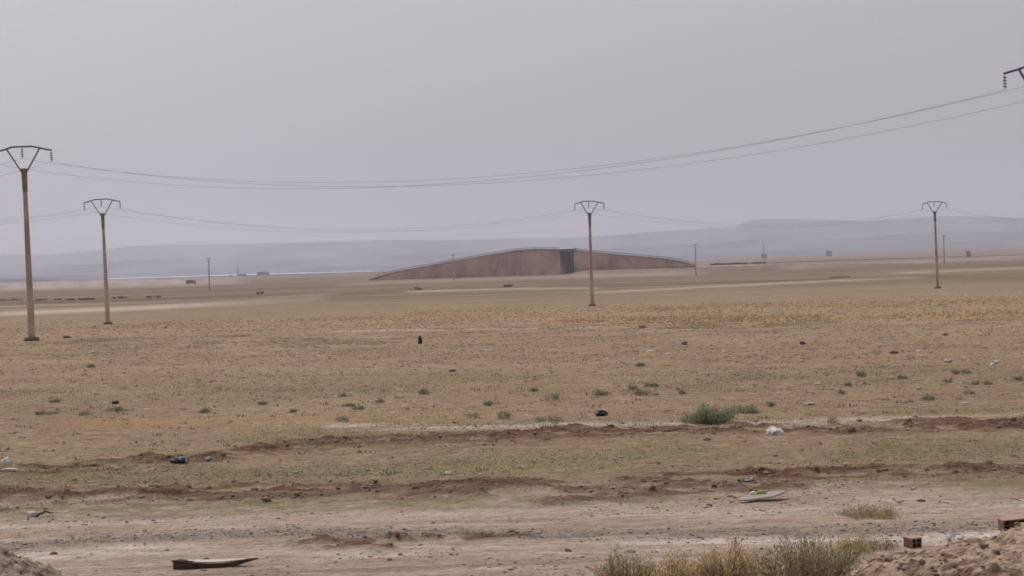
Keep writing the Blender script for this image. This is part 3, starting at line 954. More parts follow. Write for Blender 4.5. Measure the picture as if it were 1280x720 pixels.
SG = 'tall shrubs along the bottom edge'
g = Vector((at(782, 720, 28.7).x, 28.7, 0)); shrub('desert_shrub', g, .68, .5, .54, 'sparse grey green and rust shrub at bottom, left of the golden ones', GREENS + SAGE, 2600, .014, seed=1, mixed=(GOLDS, .3), group=SG)
g = Vector((at(846, 720, 28.5).x, 28.5, 0)); shrub('desert_shrub', g, .62, .5, .50, 'low golden shrub at bottom between the sparse shrub and the tallest golden one', GOLDS + DRY[:1], 2400, .014, seed=2, mixed=(GREENS, .15), group=SG)
g = Vector((at(908, 720, 28.6).x, 28.6, 0)); shrub('desert_shrub', g, .72, .5, .60, 'tallest golden brown shrub at bottom, touching the green shrub', GOLDS + DRY[:1], 3400, .014, seed=3, mixed=(GREENS, .12), group=SG)
g = Vector((at(1005, 720, 28.8).x, 28.8, 0)); shrub('desert_shrub', g, 1.25, .6, .66, 'wide sage green shrub at bottom with a golden base, beside the dirt heap', SAGE + GREENS[:3] * 2, 5600, .014, seed=4, mixed=(GOLDS, .42), group=SG)
g = on_ground(1062, 692); shrub('desert_shrub', g, .45, .35, .28, 'small golden shrub at the foot of the dirt heap, right of the sage shrub', GOLDS + SAGE[:1], 1800, .010, seed=5, group=SG)
g = on_ground(1095, 689); shrub('desert_shrub', g, .5, .4, .20, 'thin dry olive weed on the left slope of the dirt heap', DRY + SAGE[:1], 1000, .009, seed=6, group=SG)
g = on_ground(1086, 646); shrub('dry_tuft', g, .8, .8, .16, 'low yellow dry tuft lying on the bare track above the heap', DRY + GOLDS[1:2], 2600, .010, seed=7, cat='dry tuft')
g = on_ground(889, 530.5); shrub('desert_shrub', g, 1.0, .7, .46, 'largest grey green bush in the field, on the rim of the upper rut', SAGE[:3] + GREENS[:1], 3600, .022, seed=8)
g = on_ground(868, 529); shrub('desert_shrub', g, .6, .5, .2, 'small faded bush touching the left side of the largest field bush', SAGE + DRY[:1], 1700, .016, seed=9)
g = on_ground(925, 515); shrub('desert_shrub', g, .9, .6, .22, 'thin low bush just behind the largest field bush', SAGE, 1600, .016, seed=10)

# small green weeds of the middle field: (px, foot y, width px, height px, label)
WEEDS = [
 (795, 496, 26, 11, 'wide bright green weed, biggest of the cluster in mid field', 0),
 (789, 488, 9, 7, 'small green weed touching the back of the biggest cluster weed', 0),
 (813, 484, 15, 5, 'flat green weed behind the biggest cluster weed, to its right', 0),
 (752, 495, 17, 6, 'green weed above the black bag in mid field', 0),
 (691, 501, 17, 10, 'round green weed left of the weed above the black bag', 1),
 (667, 490, 8, 3, 'tiny green weed left of and behind the round one', 1),
 (615, 507, 15, 8, 'green weed near the middle, upper of two above the rut', 0),
 (631, 523, 15, 11, 'green weed near the middle, lower of two above the rut', 0),
 (801, 460, 9, 5, 'lone small weed behind the mid field cluster', 0),
 (528, 493, 13, 6, 'green weed below the flat black rag', 0),
 (145, 514, 22, 7, 'bright green weed under the black bag on the left', 0),
 (51, 517, 12, 5, 'green weed at left, first of two side by side', 0),
 (66, 517, 12, 4, 'paler green weed at left, second of two side by side', 1),
 (107, 518, 14, 6, 'green weed between the left pair and the bag weed', 1),
 (70, 503, 11, 4, 'small weed behind the left pair', 0),
 (257, 515, 11, 6, 'small dark weed right of the bag weed', 0),
 (328, 505, 10, 4, 'weed left of centre, beyond the rut crest', 0),
 (367, 515, 8, 4, 'dark little weed nearest the rut left of centre', 0),
 (436, 507, 11, 4, 'weed left of centre, first of a touching pair', 0),
 (448, 511, 11, 5, 'weed left of centre, second of a touching pair', 0),
 (429, 495, 8, 5, 'grey weed beside a small white scrap', 1),
 (474, 503, 11, 4, 'weed between the touching pair and the centre', 1),
 (428, 527, 12, 9, 'faint upright weed just above the rut, left of centre', 1),
 (591, 523, 12, 9, 'faint upright weed left of the lower centre weed', 1),
 (1076, 472, 11, 7, 'dark green weed on the right below the dark flat scrap', 0),
 (1128, 474, 10, 5, 'dark green weed right of the one below the flat scrap', 0),
 (1202, 468, 17, 5, 'wide dark green weed below the pale stone at right', 0),
 (1185, 479, 8, 4, 'faint weed below the wide dark one at right', 1),
 (1159, 500, 15, 5, 'wide flat green weed at right, nearest the pale track rim', 0),
 (1211, 493, 11, 4, 'small weed at right, beyond the flat weed', 1),
 (1221, 481, 8, 5, 'left one of two small brown weeds at right', 2),
 (1233, 481, 8, 5, 'right one of two small brown weeds at right', 2),
 (1270, 477, 10, 6, 'brown weed close to the right edge', 2),
 (1051, 492, 9, 5, 'brown weed below the pale strip of litter', 2),
 (1059, 482, 7, 4, 'tiny brown weed right of the pale strip of litter', 2),
 (963, 508, 9, 6, 'small weed behind the white bag', 0),
 (686, 526, 30, 7, 'wide faint grey green weed above the rut, left of black bag', 1),
 (1182, 419, 6, 2, 'brown weed far right beyond the dry grass edge', 2),
 (852, 493, 6, 5, 'small upright brown weed right of the green cluster', 2),
 (803, 411, 6, 4, 'small brown weed on the dry grass edge below the overpass', 2),
 (84, 423, 8, 3, 'small dark weed right of the tallest pole foot', 2),
 (114, 459, 7, 3, 'small dark weed in the left field, below the poles', 2),
 (325, 368, 7, 4, 'dark round bush on the far left plain beside the distant pole', 2),
 (522, 363, 8, 5, 'dark round bush on the far plain left of the overpass', 2),
 (1043, 531, 10, 12, 'thin brown weed standing right of the white bag', 2),
]
for i, (px, py, wp, hp, lab, kind) in enumerate(WEEDS):
    g = on_ground(px, py); s = g.y / F
    cols = (GREENS[:3], SAGE[:3] + GREENS[:1], [(.27, .20, .13), (.32, .25, .16), (.22, .18, .115)])[kind]
    shrub('green_weed' if kind < 2 else 'brown_weed', g, wp * s * 1.05, max(.3, wp * s * .8), hp * s * 1.0, lab, cols, int(120 + wp * 14), .28 * s * 2.4, 'weed', 'small weeds in the field', 100 + i, stems=True)

HB = [(13, 375.8, 36, 'first and longest from the left edge'), (52, 375.8, 10, 'just right of the tallest pole'), (72, 375.4, 7, 'smallest, between its two neighbours'), (93, 375.3, 17, 'left of the second pole'),
      (112, 374.6, 13, 'nearest to the second pole'), (150, 373, 14, 'right of the second pole'), (192, 372, 12, 'furthest right of the row')]
for i, (px, py, wp, lab) in enumerate(HB):
    g = ground(px, py); g.z = float(base_z(g.x, g.y)); s = g.y / F
    shrub('low_bush', g, wp * s * 1.2, 2.6, 1.3 * s, 'low dark bush in the far left row, ' + lab, [(.20, .195, .15), (.24, .225, .175), (.18, .175, .13)], 260, .16, 'bush', 'row of low bushes on the far left plain', 300 + i, stems=False)

# ------------------------------------------------------------------ stuff: dry grass, weeds, pebbles, clods
def scatter(n, y0, y1, rng, umax=.29):
    n = int(n * 1.45); umax = .42
    y = np.sqrt(rng.uniform(y0 ** 2, y1 ** 2, n)); u = rng.uniform(-umax, umax, n)
    return u * y, y

def grass_stuff():
    rng = np.random.default_rng(5)
    XS, YS, HS, WS, CS = [], [], [], [], []
    # field stubble
    x, y = scatter(420000, 39, 150, rng)
    Mk = masks(x, y)
    n1 = fbm(x * .5, y * .5, 4, 811); n2 = fbm(x * .09, y * .07, 3, 812)
    keep = rng.uniform(0, 1, len(x)) < (sstep(.42, .62, n1) * (.25 + .75 * sstep(.35, .6, n2)) * .8 + Mk['green'] * .75) * (1 - Mk['rut'] * .85)
    keep &= (y > 41)
    x, y = x[keep], y[keep]; gm = Mk['green'][keep]
    n = len(x); h = rng.uniform(.010, .034, n) * (1 + gm * .6) * (1 + np.clip((y - 60) / 90, 0, 1))
    c = pal(rng, n, DRY, .25)
    gsel = rng.uniform(0, 1, n) < (.22 + .5 * gm) * sstep(.35, .6, fbm(x * .3, y * .3, 3, 813))
    c[gsel] = pal(rng, gsel.sum(), [(.25, .25, .14), (.30, .28, .17), (.21, .215, .125)], .15)
    XS.append(x); YS.append(y); HS.append(h); WS.append(h * 1.1 + .008); CS.append(c)
    # golden band further out
    x, y = scatter(170000, 135, 330, rng)
    Mk = masks(x, y)
    n1 = fbm(x * .12, y * .06, 4, 821)
    keep = rng.uniform(0, 1, len(x)) < Mk['gold'] * .9 + sstep(.5, .7, n1) * .30 * (1 - sstep(240, 325, y))
    x, y = x[keep], y[keep]; gm = Mk['gold'][keep]; n = len(x)
    h = rng.uniform(.03, .085, n) * (1 + .5 * gm)
    c = pal(rng, n, DRY, .25)
    gs = rng.uniform(0, 1, n) < gm
    c[gs] = pal(rng, gs.sum(), [(.40, .29, .165), (.46, .36, .22), (.34, .245, .145), (.38, .31, .21)], .12)
    XS.append(x); YS.append(y); HS.append(h); WS.append(h * 1.6); CS.append(c)
    # sparse darker tufts
    x, y = scatter(5200, 42, 230, rng)
    m_ = 7
    n = len(x)
    x = np.repeat(x, m_) + rng.normal(0, .09, n * m_); y = np.repeat(y, m_) + rng.normal(0, .09, n * m_)
    h = rng.uniform(.03, .10, n * m_)
    cc = np.repeat(pal(rng, n, [(.21, .175, .11), (.19, .195, .12), (.25, .20, .125), (.18, .14, .09), (.33, .22, .12)], .2), m_, axis=0)
    XS.append(x); YS.append(y); HS.append(h); WS.append(h * .5); CS.append(cc)
    x = np.concatenate(XS); y = np.concatenate(YS); h = np.concatenate(HS); wd = np.concatenate(WS); c = np.concatenate(CS)
    z = surf_z(x, y) - .01
    V, Fc, C = blades(len(x), np.stack([x, y, z], 1), h, wd, 1.3, c, rng)
    o = mesh_np('dry_grass', V, Fc, M['plant']); col_attr(o, 'col', C)
    tag(o, 'sparse dry grass stubble and weeds covering the field', 'grass', kind='stuff')
grass_stuff()

def lumps(name, x, y, size, flat, mat, label, cat, cols=None, rng=None, zoff=.25):
    """many irregular small stones as one mesh (12-vertex lumps)"""
    bm = bmesh.new(); bmesh.ops.create_icosphere(bm, subdivisions=1, radius=1.0)
    iv = np.array([v.co[:] for v in bm.verts]); iff = np.array([[v.index for v in f.verts] for f in bm.faces]); bm.free()
    n = len(x); k = len(iv)
    J = iv[None] * rng.uniform(.65, 1.25, (n, k, 1)) * size[:, None, None]
    J[:, :, 2] *= flat
    a = rng.uniform(0, 6.28, n); ca, sa = np.cos(a)[:, None], np.sin(a)[:, None]
    J = np.stack([J[:, :, 0] * ca * 1.25 - J[:, :, 1] * sa, J[:, :, 0] * sa * 1.25 + J[:, :, 1] * ca, J[:, :, 2]], 2)
    z = surf_z(x, y)
    J = J + np.stack([x, y, z + size * flat * zoff], 1)[:, None, :]
    Fc = (iff[None] + (np.arange(n) * k)[:, None, None]).reshape(-1, 3)
    o = mesh_np(name, J.reshape(-1, 3), Fc, mat)
    if cols is not None: col_attr(o, 'col', np.repeat(cols, k, axis=0))
    tag(o, label, cat, kind='stuff')
    return o

def stones():
    rng = np.random.default_rng(9)
    x, y = scatter(26000, 27, 48, rng); x2, y2 = scatter(5000, 45, 150, rng)
    x = np.concatenate([x, x2]); y = np.concatenate([y, y2])
    kp = rng.uniform(0, 1, len(x)) < sstep(.45, .68, fbm(x * .5, y * .8, 4, 901)) * .9 + .06; x, y = x[kp], y[kp]
    n = len(x); sz = rng.lognormal(math.log(.010), .6, n) * (1 + np.clip((y - 40) / 60, 0, 1.5))
    c = pal(rng, n, [(.28, .21, .16), (.20, .145, .105), (.42, .36, .31), (.17, .12, .09), (.30, .26, .24)], .2)
    lumps('pebbles', x, y, np.minimum(sz, .07), .6, M['pebble'], 'small pebbles and crumbs of soil on the track and field', 'pebbles', c, rng)
    x, y = scatter(150000, 30, 62, rng)
    Mk = masks(x, y)
    keep = rng.uniform(0, 1, len(x)) < Mk['rut'] ** 2 * .16
    x, y = x[keep], y[keep]; n = len(x)
    sz = np.minimum(rng.lognormal(math.log(.022), .55, n), .085)
    lumps('soil_clods', x, y, sz, .75, M['clod'], 'churned red brown soil clods in the ruts', 'soil', None, rng)
    x, y = scatter(160000, 31, 40, rng)
    Mk = masks(x, y)
    keep = rng.uniform(0, 1, len(x)) < Mk['grey'] ** 1.5 * .22
    x, y = x[keep], y[keep]; n = len(x)
    sz = np.minimum(rng.lognormal(math.log(.010), .5, n), .035)
    c = pal(rng, n, [(.20, .18, .175), (.26, .235, .225), (.14, .12, .115), (.36, .33, .31)], .2)
    lumps('track_gravel', x, y, sz, .7, M['pebble'], 'dark grey gravel strewn along the dirt track', 'gravel', c, rng)
stones()

# ------------------------------------------------------------------ dirt heaps
def heap(name, cx, cy, rx, ry, H, mat, label, seed, clod_amp, cell=.022, power=1.0, clodmat=None):
    nx = int(2 * rx * 1.05 / cell); ny = int(2 * ry * 1.05 / cell)
    X, Y = np.meshgrid(np.linspace(-rx * 1.05, rx * 1.05, nx), np.linspace(-ry * 1.05, ry * 1.05, ny))
    wob = (fbm(X * .9 + 7, Y * .9, 3, seed) - .5) * .28
    d = np.sqrt((X / rx) ** 2 + (Y / ry) ** 2) + wob
    body = np.clip(1 - d, 0, 1) ** power
    env = sstep(0, .12, 1 - d)
    Z = H * body
    b1 = 1 - np.abs(fbm(X * 1.6, Y * 1.6, 4, seed + 1) * 2 - 1)
    Z = Z + env * ((fbm(X * 2.2, Y * 2.2, 4, seed + 2) - .5) * clod_amp * 2.4 + (fbm(X * 7, Y * 7, 3, seed + 3) - .5) * clod_amp * 1.1)
    Z = Z + env * np.maximum(0, vnoise(X * 13, Y * 13, seed + 4) - .62) * clod_amp * 1.3
    Z = Z - (1 - env) * .12
    Wx = X + cx; Wy = Y + cy
    V = np.stack([X.ravel(), Y.ravel(), Z.ravel()], 1)
    i = (np.arange(ny - 1)[:, None] * nx + np.arange(nx - 1)[None, :]).ravel()
    Fc = np.stack([i, i + 1, i + nx + 1, i + nx], 1)
    root = mesh_np(name, V, Fc, mat, smooth=True, loc=(cx, cy, 0.0))
    tag(root, label, 'dirt heap')
    # loose clods resting on it, part of the heap
    rng = np.random.default_rng(seed)
    bm = bmesh.new(); bmesh.ops.create_icosphere(bm, subdivisions=1, radius=1.0)
    iv = np.array([v.co[:] for v in bm.verts]); iff = np.array([[v.index for v in f.verts] for f in bm.faces]); bm.free()
    n = int(200 * rx * ry)
    px = rng.integers(0, nx, n); py = rng.integers(0, ny, n)
    ok = env[py, px] > .6; px, py = px[ok], py[ok]; n = len(px)
    sz = np.minimum(rng.lognormal(math.log(.013), .6, n), .055)
    J = iv[None] * rng.uniform(.6, 1.25, (n, 12, 1)) * sz[:, None, None] * np.array([1.2, 1, .8])
    J = J + np.stack([X[py, px], Y[py, px], Z[py, px] + sz * .3], 1)[:, None, :]
    o = mesh_np('loose_clods', J.reshape(-1, 3), (iff[None] + (np.arange(n) * 12)[:, None, None]).reshape(-1, 3), clodmat or M['clod'], root)
    o['kind'] = 'stuff'
    def top(x, y):
        ix = int(np.clip((x - cx + rx * 1.05) / (2.1 * rx) * (nx - 1), 0, nx - 1)); iy = int(np.clip((y - cy + ry * 1.05) / (2.1 * ry) * (ny - 1), 0, ny - 1))
        return float(Z[max(0, iy - 3):iy + 4, max(0, ix - 3):ix + 4].mean())
    return top
heap_top = heap('dirt_heap', 8.15, 28.9, 4.15, 2.6, .90, M['heap_red'], 'big reddish dirt heap of clods in the bottom right corner', 51, .095)
heap_top2 = heap('dirt_heap', -7.75, 30.1, 1.7, 1.5, .98, M['heap_grey'], 'grey gravelly dirt heap in the bottom left corner', 61, .10)

# ------------------------------------------------------------------ litter and debris
def crumple(name, loc, w_, d_, h_, mat, label, cat, group=None, seed=0, sub=3, parent=None, sharp=.45):
    bm = bmesh.new(); bmesh.ops.create_icosphere(bm, subdivisions=sub, radius=1.0)
    off = Vector((seed * 3.7, seed * 1.3, 0))
    for v in bm.verts:
        n = mnoise.noise(v.co * 1.3 + off) * sharp + mnoise.noise(v.co * 3.1 + off) * sharp * .5 + abs(mnoise.noise(v.co * 6 + off)) * sharp * .25
        v.co *= 1 + n
        v.co.x *= w_ / 2; v.co.y *= d_ / 2; v.co.z *= h_ * .62
        v.co.z += h_ * .36
        if v.co.z < 0: v.co.z *= .12
    o = obj_bm(name, bm, mat, parent, loc=loc)
    o.rotation_euler = (0, 0, seed * .7)
    if not parent: tag(o, label, cat, group)
    return o

BAGS = [ # px, py foot, w px, h px, mat, name, label, cat
 (752, 519, 17, 6.5, 'black_bag', 'plastic_bag', 'shiny black bag lying in mid field above the upper rut', 'bag'),
 (856, 431, 9, 4.5, 'black_bag', 'plastic_bag', 'small black bag with pale rim, far out right of centre', 'bag'),
 (565, 464, 12, 3, 'black_bag', 'rag', 'flat black rag alone in the middle of the field', 'rag'),
 (144, 505, 9, 5.5, 'black_bag', 'plastic_bag', 'small black bag standing behind the bright green weed at left', 'bag'),
 (1003, 431, 8, 4.5, 'purple', 'cloth_scrap', 'small purple cloth scrap in the far right field', 'cloth'),
 (1118, 444, 13, 3.5, 'brown_rag', 'rag', 'flat dark brown rag in the right field, beside white scraps', 'rag'),
 (967, 544, 24, 10, 'white_bag', 'plastic_bag', 'big white crumpled bag on the upper rut, right of largest bush', 'bag'),
 (36, 576, 0, 0, None, None, None, None),
 (8, 579, 13, 8, 'white_bag', 'plastic_bag', 'white bag at the left edge above a red soil patch', 'bag'),
 (12, 590, 20, 3, 'dirty_white', 'paper_scrap', 'flat white scrap at the left edge, under the white bag', 'scrap'),
 (560, 594, 10, 5, 'white_bag', 'paper_scrap', 'lone white scrap in the green strip between the two ruts', 'scrap'),
 (1184, 453, 11, 5, 'stone_pale', 'stone', 'pale round stone in the right field above the wide green weed', 'stone'),
 (1246, 455, 8, 4, 'white_bag', 'paper_scrap', 'upper one of two white scraps near the right edge', 'scrap'),
 (1241, 459, 7, 4, 'white_bag', 'paper_scrap', 'lower one of two white scraps near the right edge', 'scrap'),
 (1148, 441, 8, 3, 'dirty_white', 'paper_scrap', 'pale scrap just right of the flat dark brown rag', 'scrap'),
 (1153, 447, 7, 3, 'stone_pale', 'stone', 'small pale stone under the scrap beside the brown rag', 'stone'),
 (1205, 448, 8, 2.5, 'dirty_white', 'paper_scrap', 'thin pale scrap between pale round stone and right edge scraps', 'scrap'),
 (1116, 461, 6, 3, 'dirty_white', 'paper_scrap', 'tiny pale scrap below the flat dark brown rag', 'scrap'),
 (1022, 481, 12, 2.5, 'dirty_white', 'paper_scrap', 'thin pale strip of litter in the right field', 'scrap'),
 (1148, 486, 9, 4, 'stone_pale', 'stone', 'pale stone above the wide flat green weed at right', 'stone'),
 (1206, 505, 8, 3, 'dirty_white', 'paper_scrap', 'small white scrap right of the wide flat green weed', 'scrap'),
 (803, 440, 6, 2.5, 'white_bag', 'paper_scrap', 'smaller of two white scraps lying in line, right of centre', 'scrap'),
 (813, 440, 10, 2.5, 'white_bag', 'paper_scrap', 'larger of two white scraps lying in line, right of centre', 'scrap'),
 (835, 443, 8, 2, 'stone_pale', 'stone', 'faint flat stone right of the two aligned white scraps', 'stone'),
 (905, 440, 6, 2.5, 'dirty_white', 'paper_scrap', 'pale scrap between the small black bag and purple cloth', 'scrap'),
 (606, 439, 9, 2.5, 'dirty_white', 'paper_scrap', 'pale scrap in the field right of the dark upright stump', 'scrap'),
 (973, 448, 6, 2, 'dirty_white', 'paper_scrap', 'tiny white scrap below the purple cloth', 'scrap'),
 (420, 496, 8, 2.5, 'white_bag', 'paper_scrap', 'white scrap touching a grey weed left of centre', 'scrap'),
 (116, 442, 7, 3, 'dirty_white', 'paper_scrap', 'white scrap in the left field below the second pole', 'scrap'),
 (28, 549, 12, 4, 'stone_pale', 'stone', 'pale stone at far left above the ruts', 'stone'),
 (205, 411, 8, 4, 'stone_pale', 'stone', 'pale stone right of the second pole foot', 'stone'),
 (92, 426, 5, 2, 'dirty_white', 'paper_scrap', 'tiny pale scrap between the two left pole feet', 'scrap'),
 (1011, 507, 14, 4, 'stone_pale', 'stone', 'wide pale stone in the right field behind the white bag', 'stone'),
 (914, 513, 8, 2.5, 'stone_pale', 'stone', 'pale stone touching the thin low bush', 'stone'),
 (1063, 540, 12, 6, 'clod', 'soil_clod', 'dark brown clod in the upper rut right of the white bag', 'clod'),
 (884, 551, 9, 4, 'clod', 'soil_clod', 'brown clod in the field below the largest bush', 'clod'),
 (710, 689, 6, 5, 'clod', 'soil_clod', 'lone dark clod on the pale strip of the track', 'clod'),
 (1045, 710, 13, 10, 'clod', 'soil_clod', 'dark round clod between the sage shrub and dirt heap', 'clod'),
 (67, 693, 6, 4, 'clod', 'soil_clod', 'dark stone on the pale strip beside the grey heap', 'clod'),
 (635, 359, 11, 3, 'wall_dark', 'rubble_heap', 'small dark rubble heap on the far plain below the left ramp', 'rubble'),
 (1032, 412, 0, 0, None, None, None, None),
]
for i, (px, py, wp, hp, mt, nm, lab, cat) in enumerate(BAGS):
    if not nm: continue
    g = on_ground(px, py - .5); s = g.y / F
    if nm == 'rubble_heap': g.z = float(base_z(g.x, g.y))
    crumple(nm, (g.x, g.y, g.z - .01), wp * s, max(wp * s * .7, .12), hp * s * 1.05, M[mt], lab, cat, 'litter strewn over the field' if cat in ('scrap', 'bag') else None, i + 1, sub=3 if wp > 9 else 2)

def stump():
    g = on_ground(525, 430); s = g.y / F
    bm = bmesh.new(); add_ring_tube(bm, [(0, 0, -.05), (.02, 0, .12), (.0, 0, .30), (.03, .0, .42)], [.10, .13, .12, .05], 9)
    for v in bm.verts: v.co += Vector((mnoise.noise(v.co * 9), mnoise.noise(v.co * 9 + Vector((3, 3, 3))), 0)) * .03
    o = obj_bm('black_stump', bm, M['black_bag'], loc=g); tag(o, 'short black upright stump standing alone in the field', 'stump')
stump()

def bag_combo(px, py, w1, h1, name, label, pieces):
    g = on_ground(px, py); s = g.y / F
    root = empty(name, g)
    for k, (nm, mt, dx, wp, hp) in enumerate(pieces):
        crumple(nm, (dx * s, 0.01 * k - .02, -.01), wp * s, wp * s * .6, hp * s, M[mt], None, None, seed=k + int(px), parent=root)
    tag(root, label, 'bag')
bag_combo(224, 581, 0, 0, 'torn_bag', 'torn black bag with blue grey flap lying in the upper rut at left', [('bag_body', 'black_bag', -1, 17, 7), ('bag_flap', 'grey_bag', 5, 12, 8)])
bag_combo(262, 577, 0, 0, 'torn_bag', 'small pale blue grey scrap right of the torn black bag', [('bag_body', 'grey_bag', 0, 10, 3.5)])
bag_combo(932, 603, 0, 0, 'torn_bag', 'black torn debris with white bits in the lower rut, above the board', [('bag_body', 'black_bag', 0, 24, 6), ('white_bit', 'white_bag', 1, 5, 5.5), ('white_bit', 'white_bag', 7, 5, 5)])
bag_combo(40, 647, 0, 0, 'plastic_sack', 'dusty white plastic sack on the track edge at far left', [('bag_body', 'dirty_white', 0, 15, 8), ('bag_flap', 'white_bag', 2, 9, 6)])

def twig(p, q, rad, label, mat='plank'):
    a = on_ground(*p); b = on_ground(*q)
    bm = bmesh.new(); pts = []
    for k in range(7):
        t = k / 6; v = a.lerp(b, t); v = v - a
        v.z += .03 + .05 * math.sin(t * 3.1) + .015 * math.sin(k * 2.3); pts.append(v)
    add_ring_tube(bm, pts, [rad * (1 - .5 * k / 6) for k in range(7)], 6)
    o = obj_bm('stick', bm, M[mat], loc=a); tag(o, label, 'stick')
twig((46, 648.5), (66, 645), .022, 'short dark stick beside the dusty white sack at left')

def board():
    a = on_ground(916, 630); b = on_ground(988, 621)
    c = (a + b) / 2; L = 1.03
    root = empty('flat_board', (c.x, c.y, c.z + .07))
    ang = math.atan2(b.y - a.y, b.x - a.x)
    bm = bmesh.new()
    out = [(-.50, -.12), (-.32, -.17), (.10, -.14), (.50, .02), (.52, .12), (.2, .20), (-.1, .19), (-.42, .02)]
    wv = [0.0, .004, .01, .03, .02, .01, .0, -.005]
    tp = [bm.verts.new((x, y * 1.3, .022 + z)) for (x, y), z in zip(out, wv)]
    bt = [bm.verts.new((x, y * 1.3, .0 + z)) for (x, y), z in zip(out, wv)]
    bm.faces.new(tp); bm.faces.new(bt[::-1])
    n = len(out)
    for k in range(n): bm.faces.new((tp[k], bt[k], bt[(k + 1) % n], tp[(k + 1) % n]))
    obj_bm('panel', bm, M['board'], root)
    root.rotation_euler = (R(5), R(-1.5), ang * .55)
    tag(root, 'pale grey broken board lying on the track below the lower rut', 'board')
    zt = c.z + .098
    # wrapper and cup resting on it
    bm = bmesh.new()
    V = [(-.10, -.04, 0), (.08, -.05, 0), (.10, .05, 0), (-.08, .06, 0), (-.09, -.02, .05), (.06, -.03, .07), (.08, .03, .06), (-.05, .04, .09)]
    vs = [bm.verts.new(v) for v in V]
    for f in ((0, 1, 2, 3), (4, 5, 6, 7), (0, 1, 5, 4), (1, 2, 6, 5), (2, 3, 7, 6), (3, 0, 4, 7)): bm.faces.new([vs[k] for k in f])
    bmesh.ops.subdivide_edges(bm, edges=bm.edges[:], cuts=2, use_grid_fill=True)
    for v in bm.verts: v.co += Vector((0, 0, .012 * mnoise.noise(v.co * 30)))
    p = at(952, 622, c.y + .12)
    o = obj_bm('food_wrapper', bm, M['green_wrap'], loc=(p.x, p.y, zt)); tag(o, 'green and white crumpled wrapper lying on the grey board', 'wrapper')
    bm = bmesh.new(); add_ring_tube(bm, [(-.035, 0, .03), (.045, .01, .035)], [.024, .034], 12)
    p = at(940.5, 623, c.y + .1)
    o = obj_bm('paper_cup', bm, M['cup'], loc=(p.x, p.y, zt)); tag(o, 'small bright cream cup lying beside the green wrapper', 'cup')
    p = at(955, 619, c.y + .25)
    o = crumple('paper_scrap', (p.x, p.y, zt - .01), .20, .08, .07, M['dirty_white'], 'white crumpled paper behind the green wrapper on the board', 'scrap', seed=77)
board()

def plank():
    a = on_ground(213, 711); b = on_ground(327, 706)
    c = (a + b) / 2
    root = empty('split_plank', (c.x, c.y, c.z + .01)); root.rotation_euler = (0, 0, R(3))
    # dark irregular underside, its shade put into the wood colour
    def slab(name, mat, xs, y0, y1, z0, z1, seed):
        bm = bmesh.new(); rows = []
        for x, w0, w1, lo, hi in xs:
            n = mnoise.noise(Vector((x * 5, seed, 0))) * .012
            rows.append([bm.verts.new((x, w0 + n, lo)), bm.verts.new((x, w1, lo)), bm.verts.new((x, w1 + n, hi)), bm.verts.new((x, w0, hi + n * .5))])
        for r0, r1 in zip(rows, rows[1:]):
            for k in range(4): bm.faces.new((r0[k], r0[(k + 1) % 4], r1[(k + 1) % 4], r1[k]))
        bm.faces.new(rows[0][::-1]); bm.faces.new(rows[-1])
        return obj_bm(name, bm, mat, root)
    slab('shaded_bark_side', M['plank'], [(-.60, -.10, .10, 0, .10), (-.52, -.12, .12, 0, .115), (-.36, -.13, .12, 0, .09), (-.2, -.12, .10, .0, .055), (.0, -.11, .10, .0, .055), (.2, -.10, .09, .005, .06), (.32, -.08, .08, .02, .085), (.46, -.05, .06, .055, .095), (.60, -.02, .02, .09, .105)], 0, 0, 0, 0, 1)
    slab('split_face', M['plank_top'], [(-.44, -.02, .14, .088, .098), (-.3, -.085, .16, .078, .092), (-.1, -.10, .17, .058, .085), (.1, -.09, .16, .058, .085), (.24, -.05, .14, .062, .088), (.38, .0, .10, .074, .092), (.47, .03, .07, .086, .094)], 0, 0, 0, 0, 2)
    for k, (x0, x1, z) in enumerate(((-.62, -.30, .115), (-.60, -.25, .10))):
        bm = bmesh.new(); add_bar(bm, (x0, -.09 + k * .07, z), (x1, -.06 + k * .03, z - .02), .03, .025, .4); obj_bm('splinter', bm, M['plank'], root)
    tag(root, 'split log plank with pale lit top lying at the bottom left', 'plank')
    twig((338, 704), (362, 707), .012, 'thin pale stick lying right of the split plank', 'plank_top')
plank()

def brick(loc, rot, size, nx, nz, label, s_group):
    L, W, Hh = size          # holes run along local y
    root = empty('hollow_brick', loc); root.rotation_euler = rot
    bm = bmesh.new(); t = .016
    add_box(bm, (0, 0, t / 2), (L, W, t))
    for k in range(nx + 1):
        x = -L / 2 + t / 2 + (L - t) * k / nx
        add_box(bm, (x, 0, Hh / 2), (t, W - .004, Hh - 2 * t - .001))
    for k in range(1, nz):
        z = Hh * k / nz
        for j in range(nx):
            xa = -L / 2 + t + (L - t) * j / nx; xb = -L / 2 + (L - t) * (j + 1) / nx
            add_box(bm, ((xa + xb) / 2, 0, z), (xb - xa - .002, W - .008, t * .8))
    add_box(bm, (0, W * .2, Hh / 2), (L - 2.2 * t, .01, Hh - 2.2 * t))
    obj_bm('clay_body', bm, M['brick'], root)
    bm = bmesh.new(); add_box(bm, (0, 0, Hh - t / 2), (L, W, t)); obj_bm('top_face', bm, M['brick_top'], root)
    tag(root, label, 'brick', 'hollow bricks on the dirt heap')
p = at(1141, 684, 29.7); brick((p.x, p.y, p.z), (R(3), R(-2), R(24)), (.155, .20, .14), 2, 2, 'short hollow brick standing on the left slope of the dirt heap', None)
p = at(1275, 661, 30.3); brick((p.x, p.y, p.z), (R(4), R(-3), R(8)), (.54, .20, .16), 5, 2, 'long hollow red brick on top of the dirt heap at the right edge', None)
print('HEAP', heap_top(5.3, 29.7), at(1141, 684, 29.7), heap_top(6.9, 30.3), at(1275, 661, 30.3))

